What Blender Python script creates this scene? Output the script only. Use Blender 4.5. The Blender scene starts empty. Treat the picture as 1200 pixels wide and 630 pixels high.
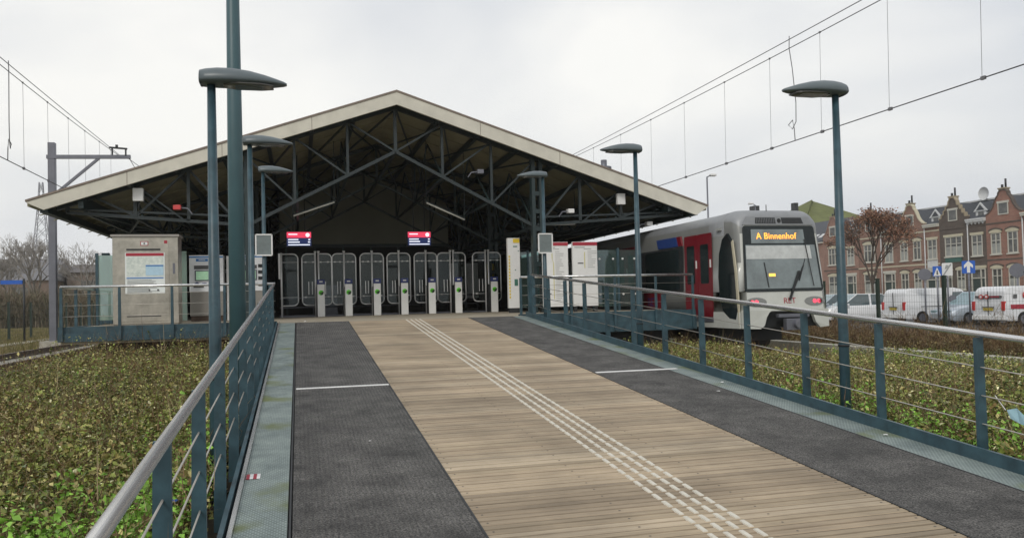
import bpy, bmesh, math, random
import numpy as np
from mathutils import Vector, Matrix
random.seed(7); RNG = np.random.default_rng(11)
PI = math.pi
S = bpy.context.scene
COL = S.collection
V = Vector
# ------------------------------------------------------------------ helpers
WL = {}
def wl(o):
    p = V((0, 0, 0))
    while o is not None:
        p = p + V(WL.get(o.name, (0, 0, 0))); o = o.parent
    return p
def tag(o, label=None, cat=None, group=None, kind=None):
    if label: o['label'] = label
    if cat: o['category'] = cat
    if group: o['group'] = group
    if kind: o['kind'] = kind
    return o
def thing(name, label, cat, loc=(0, 0, 0), rz=0.0, group=None, kind=None):
    o = bpy.data.objects.new(name, None); COL.objects.link(o)
    o.empty_display_size = .2
    o.location = loc; o.rotation_euler = (0, 0, rz)
    WL[o.name] = tuple(loc)
    return tag(o, label, cat, group, kind)
def copy_tree(o, parent=None):
    c = o.copy(); COL.objects.link(c); c.parent = parent
    for ch in list(o.children):
        copy_tree(ch, c)
    return c
class MB:
    def __init__(s, world=True):
        s.v = []; s.f = []; s.m = []; s.world = world; s.smooth = False; s.sm = []
    def face(s, idx, mi=0, sm=False):
        s.f.append(idx); s.m.append(mi); s.sm.append(sm)
    def box(s, a, b, mi=0):
        x0, x1 = sorted((a[0], b[0])); y0, y1 = sorted((a[1], b[1])); z0, z1 = sorted((a[2], b[2]))
        n = len(s.v)
        s.v += [(x0,y0,z0),(x1,y0,z0),(x1,y1,z0),(x0,y1,z0),(x0,y0,z1),(x1,y0,z1),(x1,y1,z1),(x0,y1,z1)]
        for q in ((0,3,2,1),(4,5,6,7),(0,1,5,4),(1,2,6,5),(2,3,7,6),(3,0,4,7)):
            s.face([n+i for i in q], mi)
        return s
    def hexa(s, P, mi=0):
        n = len(s.v); s.v += [tuple(p) for p in P]
        for q in ((0,3,2,1),(4,5,6,7),(0,1,5,4),(1,2,6,5),(2,3,7,6),(3,0,4,7)):
            s.face([n+i for i in q], mi)
        return s
    def bar(s, a, b, w, h=None, mi=0, up=(0,0,1)):
        h = w if h is None else h
        a = V(a); b = V(b); d = (b-a).normalized(); u = V(up)
        if abs(d.dot(u)) > .99: u = V((0,1,0))
        r = d.cross(u).normalized(); u = r.cross(d).normalized()
        P = []
        for p in (a, b):
            for (i, j) in ((-1,-1),(1,-1),(1,1),(-1,1)):
                P.append(p + r*(w/2*i) + u*(h/2*j))
        return s.hexa(P, mi)
    def tube(s, pts, r, n=8, mi=0, cap=True, r2=None):
        pts = [V(p) for p in pts]; k = len(pts); base = len(s.v)
        for i, p in enumerate(pts):
            d = (pts[min(i+1,k-1)] - pts[max(i-1,0)]).normalized()
            u = V((0,0,1)) if abs(d.z) < .95 else V((0,1,0))
            a = d.cross(u).normalized(); c = a.cross(d).normalized()
            rr = r if r2 is None else r + (r2-r)*i/(k-1)
            if isinstance(r, (list, tuple)): rr = r[i]
            for j in range(n):
                t = 2*PI*j/n
                s.v.append(tuple(p + a*(math.cos(t)*rr) + c*(math.sin(t)*rr)))
        for i in range(k-1):
            for j in range(n):
                s.face([base+i*n+j, base+i*n+(j+1)%n, base+(i+1)*n+(j+1)%n, base+(i+1)*n+j], mi, n > 5)
        if cap:
            s.face([base+j for j in range(n)][::-1], mi); s.face([base+(k-1)*n+j for j in range(n)], mi)
        return s
    def prism(s, poly, axis, a, b, mi=0, mcap=None):
        """poly: 2D points; axis x: (y,z), y: (x,z), z: (x,y)"""
        def mk(p, t):
            return {'x': (t, p[0], p[1]), 'y': (p[0], t, p[1]), 'z': (p[0], p[1], t)}[axis]
        n = len(s.v); k = len(poly)
        s.v += [mk(p, a) for p in poly] + [mk(p, b) for p in poly]
        mc = mi if mcap is None else mcap
        s.face([n+i for i in range(k)], mc); s.face([n+k+i for i in range(k)][::-1], mc)
        for i in range(k):
            s.face([n+i, n+k+i, n+k+(i+1)%k, n+(i+1)%k], mi)
        return s
    def loft(s, rings, mi=0, cap=(True, True), closed=True, sm=True):
        n = len(s.v); k = len(rings[0])
        for r in rings: s.v += [tuple(p) for p in r]
        for i in range(len(rings)-1):
            for j in range(k if closed else k-1):
                s.face([n+i*k+j, n+i*k+(j+1)%k, n+(i+1)*k+(j+1)%k, n+(i+1)*k+j], mi, sm)
        if cap[0]: s.face([n+j for j in range(k)][::-1], mi)
        if cap[1]: s.face([n+(len(rings)-1)*k+j for j in range(k)], mi)
        return s
    def build(s, name, mats, parent=None, bevel=0, fix=True):
        if not isinstance(mats, (list, tuple)): mats = [mats]
        off = wl(parent) if (parent is not None and s.world) else V((0,0,0))
        me = bpy.data.meshes.new(name)
        me.from_pydata([(x-off.x, y-off.y, z-off.z) for x, y, z in s.v], [], s.f)
        for m in mats: me.materials.append(m)
        me.polygons.foreach_set('material_index', s.m)
        me.polygons.foreach_set('use_smooth', s.sm)
        if fix and len(s.f) < 60000:
            bm = bmesh.new(); bm.from_mesh(me); bmesh.ops.recalc_face_normals(bm, faces=bm.faces); bm.to_mesh(me); bm.free()
        me.update()
        o = bpy.data.objects.new(name, me); COL.objects.link(o); o.parent = parent
        if bevel:
            b = o.modifiers.new('bevel', 'BEVEL'); b.width = bevel; b.segments = 2; b.limit_method = 'ANGLE'; b.angle_limit = .6
        return o
def rrect(x0, z0, x1, z1, r, n=4):
    P = []
    for cx, cz, a0 in ((x1-r, z1-r, 0), (x0+r, z1-r, 90), (x0+r, z0+r, 180), (x1-r, z0+r, 270)):
        for i in range(n+1):
            a = math.radians(a0 + 90*i/n); P.append((cx+r*math.cos(a), cz+r*math.sin(a)))
    return P
def text_mesh(txt, size, name, mat, parent, M, extr=.002, spacing=1.0, sx=1.0):
    """flat lettering converted to a mesh; M maps text plane (x right, y up, z out) to world"""
    cu = bpy.data.curves.new(name, 'FONT'); cu.body = txt; cu.size = size; cu.extrude = extr
    cu.align_x = 'CENTER'; cu.align_y = 'CENTER'; cu.space_character = spacing
    to = bpy.data.objects.new('tmp', cu); COL.objects.link(to)
    dg = bpy.context.evaluated_depsgraph_get()
    me = bpy.data.meshes.new_from_object(to.evaluated_get(dg))
    bpy.data.objects.remove(to); bpy.data.curves.remove(cu)
    off = wl(parent) if parent else V((0,0,0))
    me.transform(Matrix.Translation(-off) @ M @ Matrix.Diagonal((sx, 1, 1, 1)))
    me.materials.clear(); me.materials.append(mat)
    o = bpy.data.objects.new(name, me); COL.objects.link(o); o.parent = parent
    return o
def facing(loc, normal):
    """matrix whose z axis is normal, y up"""
    z = V(normal).normalized(); y = V((0,0,1)); x = y.cross(z).normalized(); y = z.cross(x)
    M = Matrix((x, y, z)).transposed().to_4x4(); M.translation = V(loc); return M
# ------------------------------------------------------------------ materials
MT = {}
def nd(nt, t, **k):
    n = nt.nodes.new(t)
    for a, b in k.items(): setattr(n, a, b)
    return n
def mat(name, c, rough=.6, metal=0.0, var=.15, scale=6.0, bump=0.0, bscale=60., c2=None, c2f=.5, emit=None, estr=1.0, spec=.5, coat=0.0):
    m = bpy.data.materials.new(name); m.use_nodes = True; nt = m.node_tree; L = nt.links
    b = nt.nodes['Principled BSDF']
    b.inputs['Roughness'].default_value = rough; b.inputs['Metallic'].default_value = metal
    b.inputs['Specular IOR Level'].default_value = spec; b.inputs['Coat Weight'].default_value = coat
    tc = nd(nt, 'ShaderNodeTexCoord')
    no = nd(nt, 'ShaderNodeTexNoise'); no.inputs['Scale'].default_value = scale; no.inputs['Detail'].default_value = 6; no.inputs['Roughness'].default_value = .65
    L.new(tc.outputs['Object'], no.inputs['Vector'])
    cr = nd(nt, 'ShaderNodeValToRGB')
    a = [x*(1-var) for x in c]; z = [min(1, x*(1+var)) for x in (c if c2 is None else c2)]
    cr.color_ramp.elements[0].position = .3; cr.color_ramp.elements[1].position = .7
    cr.color_ramp.elements[0].color = (*a, 1); cr.color_ramp.elements[1].color = (*z, 1)
    L.new(no.outputs['Fac'], cr.inputs['Fac']); L.new(cr.outputs['Color'], b.inputs['Base Color'])
    if bump:
        n2 = nd(nt, 'ShaderNodeTexNoise'); n2.inputs['Scale'].default_value = bscale; n2.inputs['Detail'].default_value = 4
        L.new(tc.outputs['Object'], n2.inputs['Vector'])
        bu = nd(nt, 'ShaderNodeBump'); bu.inputs['Strength'].default_value = bump; bu.inputs['Distance'].default_value = .01
        L.new(n2.outputs['Fac'], bu.inputs['Height']); L.new(bu.outputs['Normal'], b.inputs['Normal'])
    if emit:
        b.inputs['Emission Color'].default_value = (*emit, 1); b.inputs['Emission Strength'].default_value = estr
    MT[name] = m
    return m
def glass(name, tint=(.75,.85,.82), refl=.12, opac=0.0, body=(.1,.15,.15), gcol=(.9,.95,.95)):
    m = bpy.data.materials.new(name); m.use_nodes = True; nt = m.node_tree; L = nt.links
    for n in list(nt.nodes): nt.nodes.remove(n)
    out = nd(nt, 'ShaderNodeOutputMaterial'); tr = nd(nt, 'ShaderNodeBsdfTransparent'); tr.inputs[0].default_value = (*tint, 1)
    gl = nd(nt, 'ShaderNodeBsdfGlossy'); gl.inputs['Roughness'].default_value = .03; gl.inputs[0].default_value = (*gcol, 1)
    fr = nd(nt, 'ShaderNodeFresnel'); fr.inputs['IOR'].default_value = 1.5
    ad = nd(nt, 'ShaderNodeMath', operation='ADD'); ad.inputs[1].default_value = refl; L.new(fr.outputs[0], ad.inputs[0])
    df = nd(nt, 'ShaderNodeBsdfDiffuse'); df.inputs[0].default_value = (*body, 1)
    m1 = nd(nt, 'ShaderNodeMixShader'); m1.inputs[0].default_value = opac; L.new(tr.outputs[0], m1.inputs[1]); L.new(df.outputs[0], m1.inputs[2])
    m2 = nd(nt, 'ShaderNodeMixShader'); L.new(ad.outputs[0], m2.inputs[0]); L.new(m1.outputs[0], m2.inputs[1]); L.new(gl.outputs[0], m2.inputs[2])
    L.new(m2.outputs[0], out.inputs[0]); return m

teal = mat('teal_paint', (.026,.058,.074), .42, var=.3, scale=5, c2=(.036,.078,.098), bump=.08)
tealg = mat('lamp_paint', (.10,.125,.135), .38, var=.1, scale=4)
mastp = mat('mast_paint', (.045,.10,.115), .45, var=.12, scale=2)
steel = mat('brushed_steel', (.62,.62,.61), .33, 1.0, var=.15, scale=20, c2=(.75,.75,.74))
dirtysteel = mat('weathered_steel', (.78,.77,.76), .25, .8, var=.07, scale=4, c2=(.78,.77,.76))
cable = mat('cable_steel', (.5,.47,.42), .4, .8)
cream = mat('cream_fascia', (.60,.575,.49), .5, var=.10, scale=2.5)
capm = mat('roof_cap', (.20,.16,.13), .6)
roofp = mat('roof_panel', (.30,.28,.18), .75, var=.16, scale=1.5)
rooftop = mat('roof_top', (.12,.12,.12), .8)
truss = mat('truss_paint', (.018,.034,.036), .5, var=.2, scale=5)
trusslite = mat('truss_paint_front', (.018,.028,.030), .5, var=.2, scale=9)
dark = mat('dark_metal', (.02,.022,.024), .55)
black = mat('black_rubber', (.012,.012,.013), .7)
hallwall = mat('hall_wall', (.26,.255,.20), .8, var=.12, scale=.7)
halldark = mat('hall_dark', (.012,.014,.014), .8)  # near-black doors; on rear and side walls the colour paints in hall shade
hallfloor = mat('hall_floor', (.10,.09,.075), .7)  # darker than the landing floor, interior shade put into the colour
stone = mat('landing_floor', (.33,.29,.22), .8, var=.15, scale=3, bump=.1)
stainless = mat('kiosk_steel', (.36,.34,.29), .36, .75, var=.15, scale=3, c2=(.48,.45,.385))
stainless2 = mat('machine_steel', (.33,.31,.28), .4, .5, var=.05, scale=2)
whitep = mat('white_panel', (.74,.74,.72), .45, var=.04)
posterw = mat('poster_paper', (.72,.76,.74), .5, var=.03, scale=9)
mapgrey = mat('poster_map', (.52,.60,.56), .5, var=.12, scale=14, c2=(.66,.70,.64))
paleblue = mat('poster_blue', (.42,.60,.72), .5, var=.08, scale=20)
redp = mat('red_print', (.36,.025,.045), .5, var=.05)
navy = mat('navy_blue', (.02,.035,.16), .4, var=.05)
blue = mat('sign_blue', (.02,.11,.48), .4, var=.04)
blue2 = mat('header_blue', (.05,.20,.48), .4, var=.04)
yellow = mat('yellow_panel', (.72,.52,.03), .45, var=.05)
paleyel = mat('pale_yellow_line', (.55,.50,.16), .5)
ink = mat('print_ink', (.10,.10,.10), .6, var=.1)
inkl = mat('print_ink_light', (.32,.33,.32), .6, var=.1)
green = mat('check_green', (.14,.75,.03), .4, var=.03)
validw = mat('validator_white', (.84,.84,.81), .35, var=.05, scale=3)
screen_g = mat('ticket_screen', (.35,.55,.38), .3, emit=(.35,.6,.38), estr=.25, var=.25, scale=12)
gateglass = glass('gate_glass', (.86,.89,.88), .0, .015, (.25,.27,.27), (.5,.55,.55))
chrome = mat('gate_chrome', (.80,.80,.79), .3, .15, var=.04)
windscr = glass('windscreen_glass', (.42,.58,.55), .06, .18, (.16,.26,.24))
paleglass = glass('pale_glass', (.6,.78,.72), .10, .45, (.50,.66,.58))
trainside = mat('train_grey', (.215,.22,.21), .38, .15, var=.06, scale=1.5)
trainfront_m = mat('train_front_paint', (.52,.53,.49), .3, 0, var=.06, scale=3, coat=.3)
trainroof_m = mat('train_roof', (.26,.27,.28), .45, .2, var=.12, scale=2)
trainred = mat('train_red', (.16,.006,.014), .35, var=.08, coat=.3)
trainblue = mat('train_blue', (.02,.05,.19), .35, var=.05)
trainglass = mat('train_window', (.012,.022,.024), .06, var=.2, spec=.8)
sideglass = mat('train_side_window', (.01,.016,.017), .12, var=.2, spec=.35)
blindm = mat('sun_blind', (.52,.54,.53), .4)
cabm = mat('cab_interior', (.17,.205,.21), .12, var=.35, scale=1.5, spec=.8)
ledm = mat('led_amber', (.6,.2,.02), .5, emit=(1.0,.36,.04), estr=2.2)
redlight = mat('tail_light_lit', (.7,.05,.06), .3, emit=(1.0,.06,.12), estr=1.3)
warmlight = mat('cab_lamp', (.8,.4,.05), .3, emit=(1.0,.55,.1), estr=1.2)
redemit = mat('screen_red', (.5,.03,.08), .4, emit=(.85,.06,.12), estr=.85)
navyemit = mat('screen_navy', (.01,.02,.08), .4, emit=(.015,.03,.12), estr=.6)
whiteemit = mat('screen_white', (.8,.8,.8), .4, emit=(.85,.9,1.0), estr=.9)
tubem = mat('fluorescent_tube', (.55,.55,.5), .4, emit=(1,.97,.85), estr=.06)
galv = mat('galvanised_steel', (.17,.175,.20), .45, .5, var=.12, scale=3)
wirem = mat('wire_dark', (.055,.055,.06), .6)
wirel = mat('wire_light', (.16,.16,.17), .6)
fencem = mat('fence_green', (.012,.028,.018), .5)
concrete = mat('concrete', (.40,.38,.32), .85, var=.2, scale=3, bump=.2)
ballast = mat('track_bed', (.27,.28,.265), .9, var=.3, scale=9, bump=.5, bscale=30)
railm = mat('rail_steel', (.16,.12,.10), .5, .5)
soil = mat('soil', (.055,.043,.026), .95, var=.4, scale=2, bump=.5, bscale=12)
grassm = mat('grass_ground', (.13,.125,.05), .95, var=.35, scale=.35, c2=(.22,.19,.10), bump=.5, bscale=8)
asphalt = mat('asphalt', (.07,.07,.07), .9, var=.25, scale=2, bump=.2)
slate = mat('slate_roof', (.045,.05,.06), .6, var=.3, scale=4)
offwhite = mat('window_white', (.50,.49,.43), .5, var=.06)
creamst = mat('lintel_cream', (.50,.46,.34), .6, var=.08)
pane = mat('house_pane', (.03,.035,.037), .08, var=.4, scale=.8, c2=(.14,.14,.13), spec=.6)
pane2 = mat('house_curtain', (.30,.31,.29), .5, var=.25, scale=1.5)
doorm = mat('door_paint', (.03,.05,.045), .4)
greenp = mat('green_panel', (.03,.11,.09), .5)
zincw = mat('zinc_white', (.55,.56,.56), .5)
carwhite = mat('car_white', (.70,.71,.72), .25, var=.03, coat=.5)
carsilver = mat('car_silver', (.42,.47,.52), .28, .3, var=.03, coat=.5)
cardark = mat('car_dark', (.03,.035,.045), .25, var=.03, coat=.5)
carglass = mat('car_glass', (.06,.09,.10), .05, var=.2, spec=1.0)
carglass2 = mat('car_windscreen', (.22,.31,.33), .1, var=.2, spec=1.0)
carred = mat('tail_light', (.5,.03,.03), .3)
bark = mat('bark', (.09,.07,.055), .9, var=.3, scale=8)
barkp = mat('bark_pale', (.27,.25,.225), .9, var=.2, scale=3)
moss = mat('moss_roof', (.12,.135,.045), .9, var=.3, scale=.5)
sandbrick = mat('sand_brick', (.32,.27,.19), .8)
plate_y = mat('plate_yellow', (.5,.38,.05), .5)

def attr_mat(name, rough=.6, trans=.25):
    m = bpy.data.materials.new(name); m.use_nodes = True; nt = m.node_tree; L = nt.links
    b = nt.nodes['Principled BSDF']; b.inputs['Roughness'].default_value = rough
    a = nd(nt, 'ShaderNodeAttribute'); a.attribute_name = 'tint'
    L.new(a.outputs['Color'], b.inputs['Base Color'])
    b.inputs['Specular IOR Level'].default_value = .3
    return m
leafm = attr_mat('leaves', .45); twigm = attr_mat('twigs', .8)

def brick_mat(name, c, c2, mortar=(.3,.27,.23)):
    m = bpy.data.materials.new(name); m.use_nodes = True; nt = m.node_tree; L = nt.links
    b = nt.nodes['Principled BSDF']; b.inputs['Roughness'].default_value = .85
    tc = nd(nt, 'ShaderNodeTexCoord'); sp = nd(nt, 'ShaderNodeSeparateXYZ'); cb = nd(nt, 'ShaderNodeCombineXYZ')
    L.new(tc.outputs['Object'], sp.inputs[0])
    sm = nd(nt, 'ShaderNodeMath', operation='ADD'); L.new(sp.outputs['X'], sm.inputs[0]); L.new(sp.outputs['Y'], sm.inputs[1])
    L.new(sm.outputs[0], cb.inputs['X']); L.new(sp.outputs['Z'], cb.inputs['Y'])
    br = nd(nt, 'ShaderNodeTexBrick'); br.inputs['Scale'].default_value = 1.0
    br.inputs['Brick Width'].default_value = .22; br.inputs['Row Height'].default_value = .065; br.inputs['Mortar Size'].default_value = .006
    br.inputs['Color1'].default_value = (*c, 1); br.inputs['Color2'].default_value = (*c2, 1); br.inputs['Mortar'].default_value = (*mortar, 1)
    L.new(cb.outputs[0], br.inputs['Vector'])
    no = nd(nt, 'ShaderNodeTexNoise'); no.inputs['Scale'].default_value = .9; no.inputs['Detail'].default_value = 6
    L.new(tc.outputs['Object'], no.inputs['Vector'])
    mr = nd(nt, 'ShaderNodeMapRange'); mr.inputs['To Min'].default_value = .65; mr.inputs['To Max'].default_value = 1.35; L.new(no.outputs['Fac'], mr.inputs['Value'])
    mx = nd(nt, 'ShaderNodeMixRGB', blend_type='MULTIPLY'); mx.inputs[0].default_value = 1; L.new(br.outputs['Color'], mx.inputs[1]); L.new(mr.outputs[0], mx.inputs[2])
    L.new(mx.outputs[0], b.inputs['Base Color']); return m
brick_r = brick_mat('brick_red', (.24,.115,.08), (.17,.085,.06))
brick_o = brick_mat('brick_orange', (.29,.125,.085), (.22,.095,.068))
brick_b = brick_mat('brick_brown', (.10,.075,.06), (.07,.055,.048), (.16,.14,.12))
brick_p = brick_mat('brick_pinkish', (.30,.16,.12), (.23,.12,.09))

# ------------------------------------------------------------------ camera
F = 950.0; yaw, pitch, roll, sy = .2572374, .02522867, -.02425782, 13.25446
ZE = .43
cy_, sn = math.cos(yaw), math.sin(yaw); cp, sp_ = math.cos(pitch), math.sin(pitch)
f = V((sn*cp, cy_*cp, sp_)); r0 = V((cy_, -sn, 0)); u0 = r0.cross(f)
r = r0*math.cos(roll) + u0*math.sin(roll); u = -r0*math.sin(roll) + u0*math.cos(roll)
cam = bpy.data.cameras.new('camera'); co = bpy.data.objects.new('camera', cam); COL.objects.link(co)
M = Matrix((r, u, -f)).transposed().to_4x4(); M.translation = V((0, 0, ZE)); co.matrix_world = M
cam.sensor_width = 36; cam.lens = F/1200*36; cam.shift_y = sy/1200; cam.clip_end = 3000; cam.clip_start = .05
S.camera = co

# ------------------------------------------------------------------ world and light
w = bpy.data.worlds.new('World'); S.world = w; w.use_nodes = True; nt = w.node_tree; L = nt.links
bg = nt.nodes['Background']; sky = nd(nt, 'ShaderNodeTexSky'); sky.sky_type = 'NISHITA'; sky.sun_disc = False
SUN_EL, SUN_AZ = math.radians(38), math.radians(215)
sky.sun_elevation = SUN_EL; sky.sun_rotation = SUN_AZ; sky.air_density = 1.5; sky.dust_density = 4
tc = nd(nt, 'ShaderNodeTexCoord')
mp = nd(nt, 'ShaderNodeMapping'); mp.inputs['Scale'].default_value = (1.0, 1.0, 2.2); L.new(tc.outputs['Generated'], mp.inputs[0])
no = nd(nt, 'ShaderNodeTexNoise'); no.inputs['Scale'].default_value = 1.7; no.inputs['Detail'].default_value = 8; no.inputs['Roughness'].default_value = .45; no.inputs['Distortion'].default_value = .3
L.new(mp.outputs[0], no.inputs['Vector'])
cr = nd(nt, 'ShaderNodeValToRGB')
e = cr.color_ramp.elements
e[0].position = .37; e[0].color = (.56, .60, .675, 1); e[1].position = .68; e[1].color = (1.0, .99, .955, 1)
L.new(no.outputs['Fac'], cr.inputs['Fac'])
sc = nd(nt, 'ShaderNodeVectorMath', operation='SCALE'); sc.inputs['Scale'].default_value = 8.2; L.new(cr.outputs[0], sc.inputs[0])
mx = nd(nt, 'ShaderNodeMixRGB'); mx.inputs[0].default_value = .93; L.new(sky.outputs[0], mx.inputs[1]); L.new(sc.outputs[0], mx.inputs[2])
L.new(mx.outputs[0], bg.inputs['Color']); bg.inputs['Strength'].default_value = .11
sun = bpy.data.lights.new('sun', 'SUN'); sun.energy = 1.1; sun.angle = math.radians(14); sun.color = (1, .96, .9)
so = bpy.data.objects.new('sun', sun); COL.objects.link(so)
sd = V((math.sin(SUN_AZ)*math.cos(SUN_EL), math.cos(SUN_AZ)*math.cos(SUN_EL), math.sin(SUN_EL)))
so.rotation_euler = sd.to_track_quat('Z', 'Y').to_euler()
S.view_settings.view_transform = 'Standard'; S.view_settings.look = 'None'; S.view_settings.exposure = 0.2; S.view_settings.gamma = 1

# ------------------------------------------------------------------ ground
SL, Z0, YE, ZP = .075, -1.24, 17.6, .08
def zr(y): return Z0 + SL*min(y, YE)
def zg(x, y):
    z = -1.25
    if x < -9: z = -1.25 + .3*min(1, (-9-x)/2)
    return z
xs = [-1500,-300,-80,-40,-20,-15,-12,-11,-10,-9,-5,0,5,10,13,15,17,19,20,25,40,60,100,300,1500]; ys = [-200,-20,0,5,10,20,30,40,60,100,200,500,2500]
g = MB(); 
for x in xs:
    for y in ys: g.v.append((x, y, zg(x, y)))
for i in range(len(xs)-1):
    for j in range(len(ys)-1):
        n = len(ys); g.face([i*n+j, (i+1)*n+j, (i+1)*n+j+1, i*n+j+1])
tag(g.build('ground', grassm), kind='structure')
b = MB(); b.box((-5.6,-6,-1.24), (-.1,19,-1.2)); b.box((5,-6,-1.24), (14.2,19,-1.2))
tag(b.build('soil_bed', soil), kind='structure')
b = MB(); b.box((23.5,-60,-1.249), (52.5,260,-1.235)); tag(b.build('street', asphalt), kind='structure')
b = MB(); b.box((47.5,-60,-1.23), (54.9,260,-1.12)); tag(b.build('pavement', concrete), kind='structure')
b = MB()
b.prism([(-8.3,-1.2),(-8.1,-.80),(-5.3,-.80),(-5.15,-1.2)], 'y', -20, 160)
tag(b.build('track_bed', ballast), kind='structure')
b = MB(); b.prism([(9.2,-1.25),(9.6,-1.14),(13.2,-1.14),(13.6,-1.25)], 'y', -20, 160)
tag(b.build('track_bed', ballast), kind='structure')
b = MB(); b.prism([(-12.4,-.93),(-11.6,-.93),(-11.6,-.9),(-12.4,-.9)], 'y', 10, 150)
tag(b.build('path', concrete), kind='structure')
def track(xc, zt, label):
    t = thing('railway_track', label, 'railway track', (xc, 10, zt))
    for s in (-1, 1):
        x = xc + s*.7175
        m = MB(); m.prism([(x-.07,zt-.14),(x+.07,zt-.14),(x+.07,zt-.12),(x+.012,zt-.1),(x+.012,zt-.035),(x+.035,zt-.03),(x+.035,zt),(x-.035,zt),(x-.035,zt-.03),(x-.012,zt-.035),(x-.012,zt-.1),(x-.07,zt-.12)], 'y', -18, 150)
        m.build('rail', railm, t)
    m = MB()
    for k in range(150): m.box((xc-1.25, -17+k*.62, zt-.26), (xc+1.25, -16.75+k*.62, zt-.15))
    m.build('sleepers', concrete, t)
    return t
track(-6.75, -.64, 'railway track left of the ramp, running beside the tall grey mast')
track(11.35, -1.0, 'railway track on the right, under and in front of the train')
b = MB(); b.box((14.0,-10,-1.25), (14.35,150,-.98))
tag(b.build('kerb', concrete), kind='structure')

# ------------------------------------------------------------------ ramp
def ptex_mat_ribs():
    m = mat('rubber_mat', (.052,.050,.047), .85, var=.3, scale=3, c2=(.092,.088,.082))
    nt = m.node_tree; L = nt.links; b = nt.nodes['Principled BSDF']; tc = [n for n in nt.nodes if n.type == 'TEX_COORD'][0]
    wv = nd(nt, 'ShaderNodeTexWave'); wv.bands_direction = 'X'; wv.inputs['Scale'].default_value = 9; wv.inputs['Distortion'].default_value = 1.5; wv.inputs['Detail'].default_value = 3
    L.new(tc.outputs['Object'], wv.inputs['Vector'])
    n2 = nd(nt, 'ShaderNodeTexNoise'); n2.inputs['Scale'].default_value = 90; n2.inputs['Detail'].default_value = 3; L.new(tc.outputs['Object'], n2.inputs['Vector'])
    ad = nd(nt, 'ShaderNodeMath', operation='ADD'); L.new(wv.outputs['Fac'], ad.inputs[0]); L.new(n2.outputs['Fac'], ad.inputs[1])
    bu = nd(nt, 'ShaderNodeBump'); bu.inputs['Strength'].default_value = .9; bu.inputs['Distance'].default_value = .008
    L.new(ad.outputs[0], bu.inputs['Height']); L.new(bu.outputs['Normal'], b.inputs['Normal'])
    cr = [n for n in nt.nodes if n.type == 'VALTORGB'][0]
    mr = nd(nt, 'ShaderNodeMapRange'); mr.inputs['From Min'].default_value = .35; mr.inputs['From Max'].default_value = .7; mr.inputs['To Min'].default_value = .2; mr.inputs['To Max'].default_value = 2.1; L.new(n2.outputs['Fac'], mr.inputs[0])
    mx = nd(nt, 'ShaderNodeMixRGB', blend_type='MULTIPLY'); mx.inputs[0].default_value = 1
    L.new(cr.outputs[0], mx.inputs[1]); L.new(mr.outputs[0], mx.inputs[2]); L.new(mx.outputs[0], b.inputs['Base Color'])
    return m
matm = ptex_mat_ribs()
def grate_mat():
    m = mat('grating_steel', (.20,.25,.245), .55, .3, var=.15, scale=4, c2=(.27,.32,.30))
    nt = m.node_tree; L = nt.links; b = nt.nodes['Principled BSDF']; tc = [n for n in nt.nodes if n.type == 'TEX_COORD'][0]
    ck = nd(nt, 'ShaderNodeTexBrick'); ck.offset = .5; ck.inputs['Scale'].default_value = 1; ck.inputs['Brick Width'].default_value = .03; ck.inputs['Row Height'].default_value = .022; ck.inputs['Mortar Size'].default_value = .004
    ck.inputs['Color1'].default_value = (.55,.55,.55,1); ck.inputs['Color2'].default_value = (.7,.7,.7,1); ck.inputs['Mortar'].default_value = (1.25,1.25,1.25,1)
    L.new(tc.outputs['Object'], ck.inputs['Vector'])
    cr = [n for n in nt.nodes if n.type == 'VALTORGB'][0]
    mx = nd(nt, 'ShaderNodeMixRGB', blend_type='MULTIPLY'); mx.inputs[0].default_value = 1; L.new(cr.outputs[0], mx.inputs[1]); L.new(ck.outputs['Color'], mx.inputs[2])
    # moss along the edges
    n3 = nd(nt, 'ShaderNodeTexNoise'); n3.inputs['Scale'].default_value = 1.6; n3.inputs['Detail'].default_value = 8; L.new(tc.outputs['Object'], n3.inputs['Vector'])
    r3 = nd(nt, 'ShaderNodeMapRange'); r3.inputs['From Min'].default_value = .57; r3.inputs['From Max'].default_value = .7; L.new(n3.outputs['Fac'], r3.inputs[0])
    m2 = nd(nt, 'ShaderNodeMixRGB'); L.new(r3.outputs[0], m2.inputs[0]); L.new(mx.outputs[0], m2.inputs[1]); m2.inputs[2].default_value = (.16,.19,.07,1)
    L.new(m2.outputs[0], b.inputs['Base Color'])
    bu = nd(nt, 'ShaderNodeBump'); bu.inputs['Strength'].default_value = .6; bu.inputs['Distance'].default_value = .006; L.new(ck.outputs['Fac'], bu.inputs['Height']); L.new(bu.outputs['Normal'], b.inputs['Normal'])
    return m
gratem = grate_mat()
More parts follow.
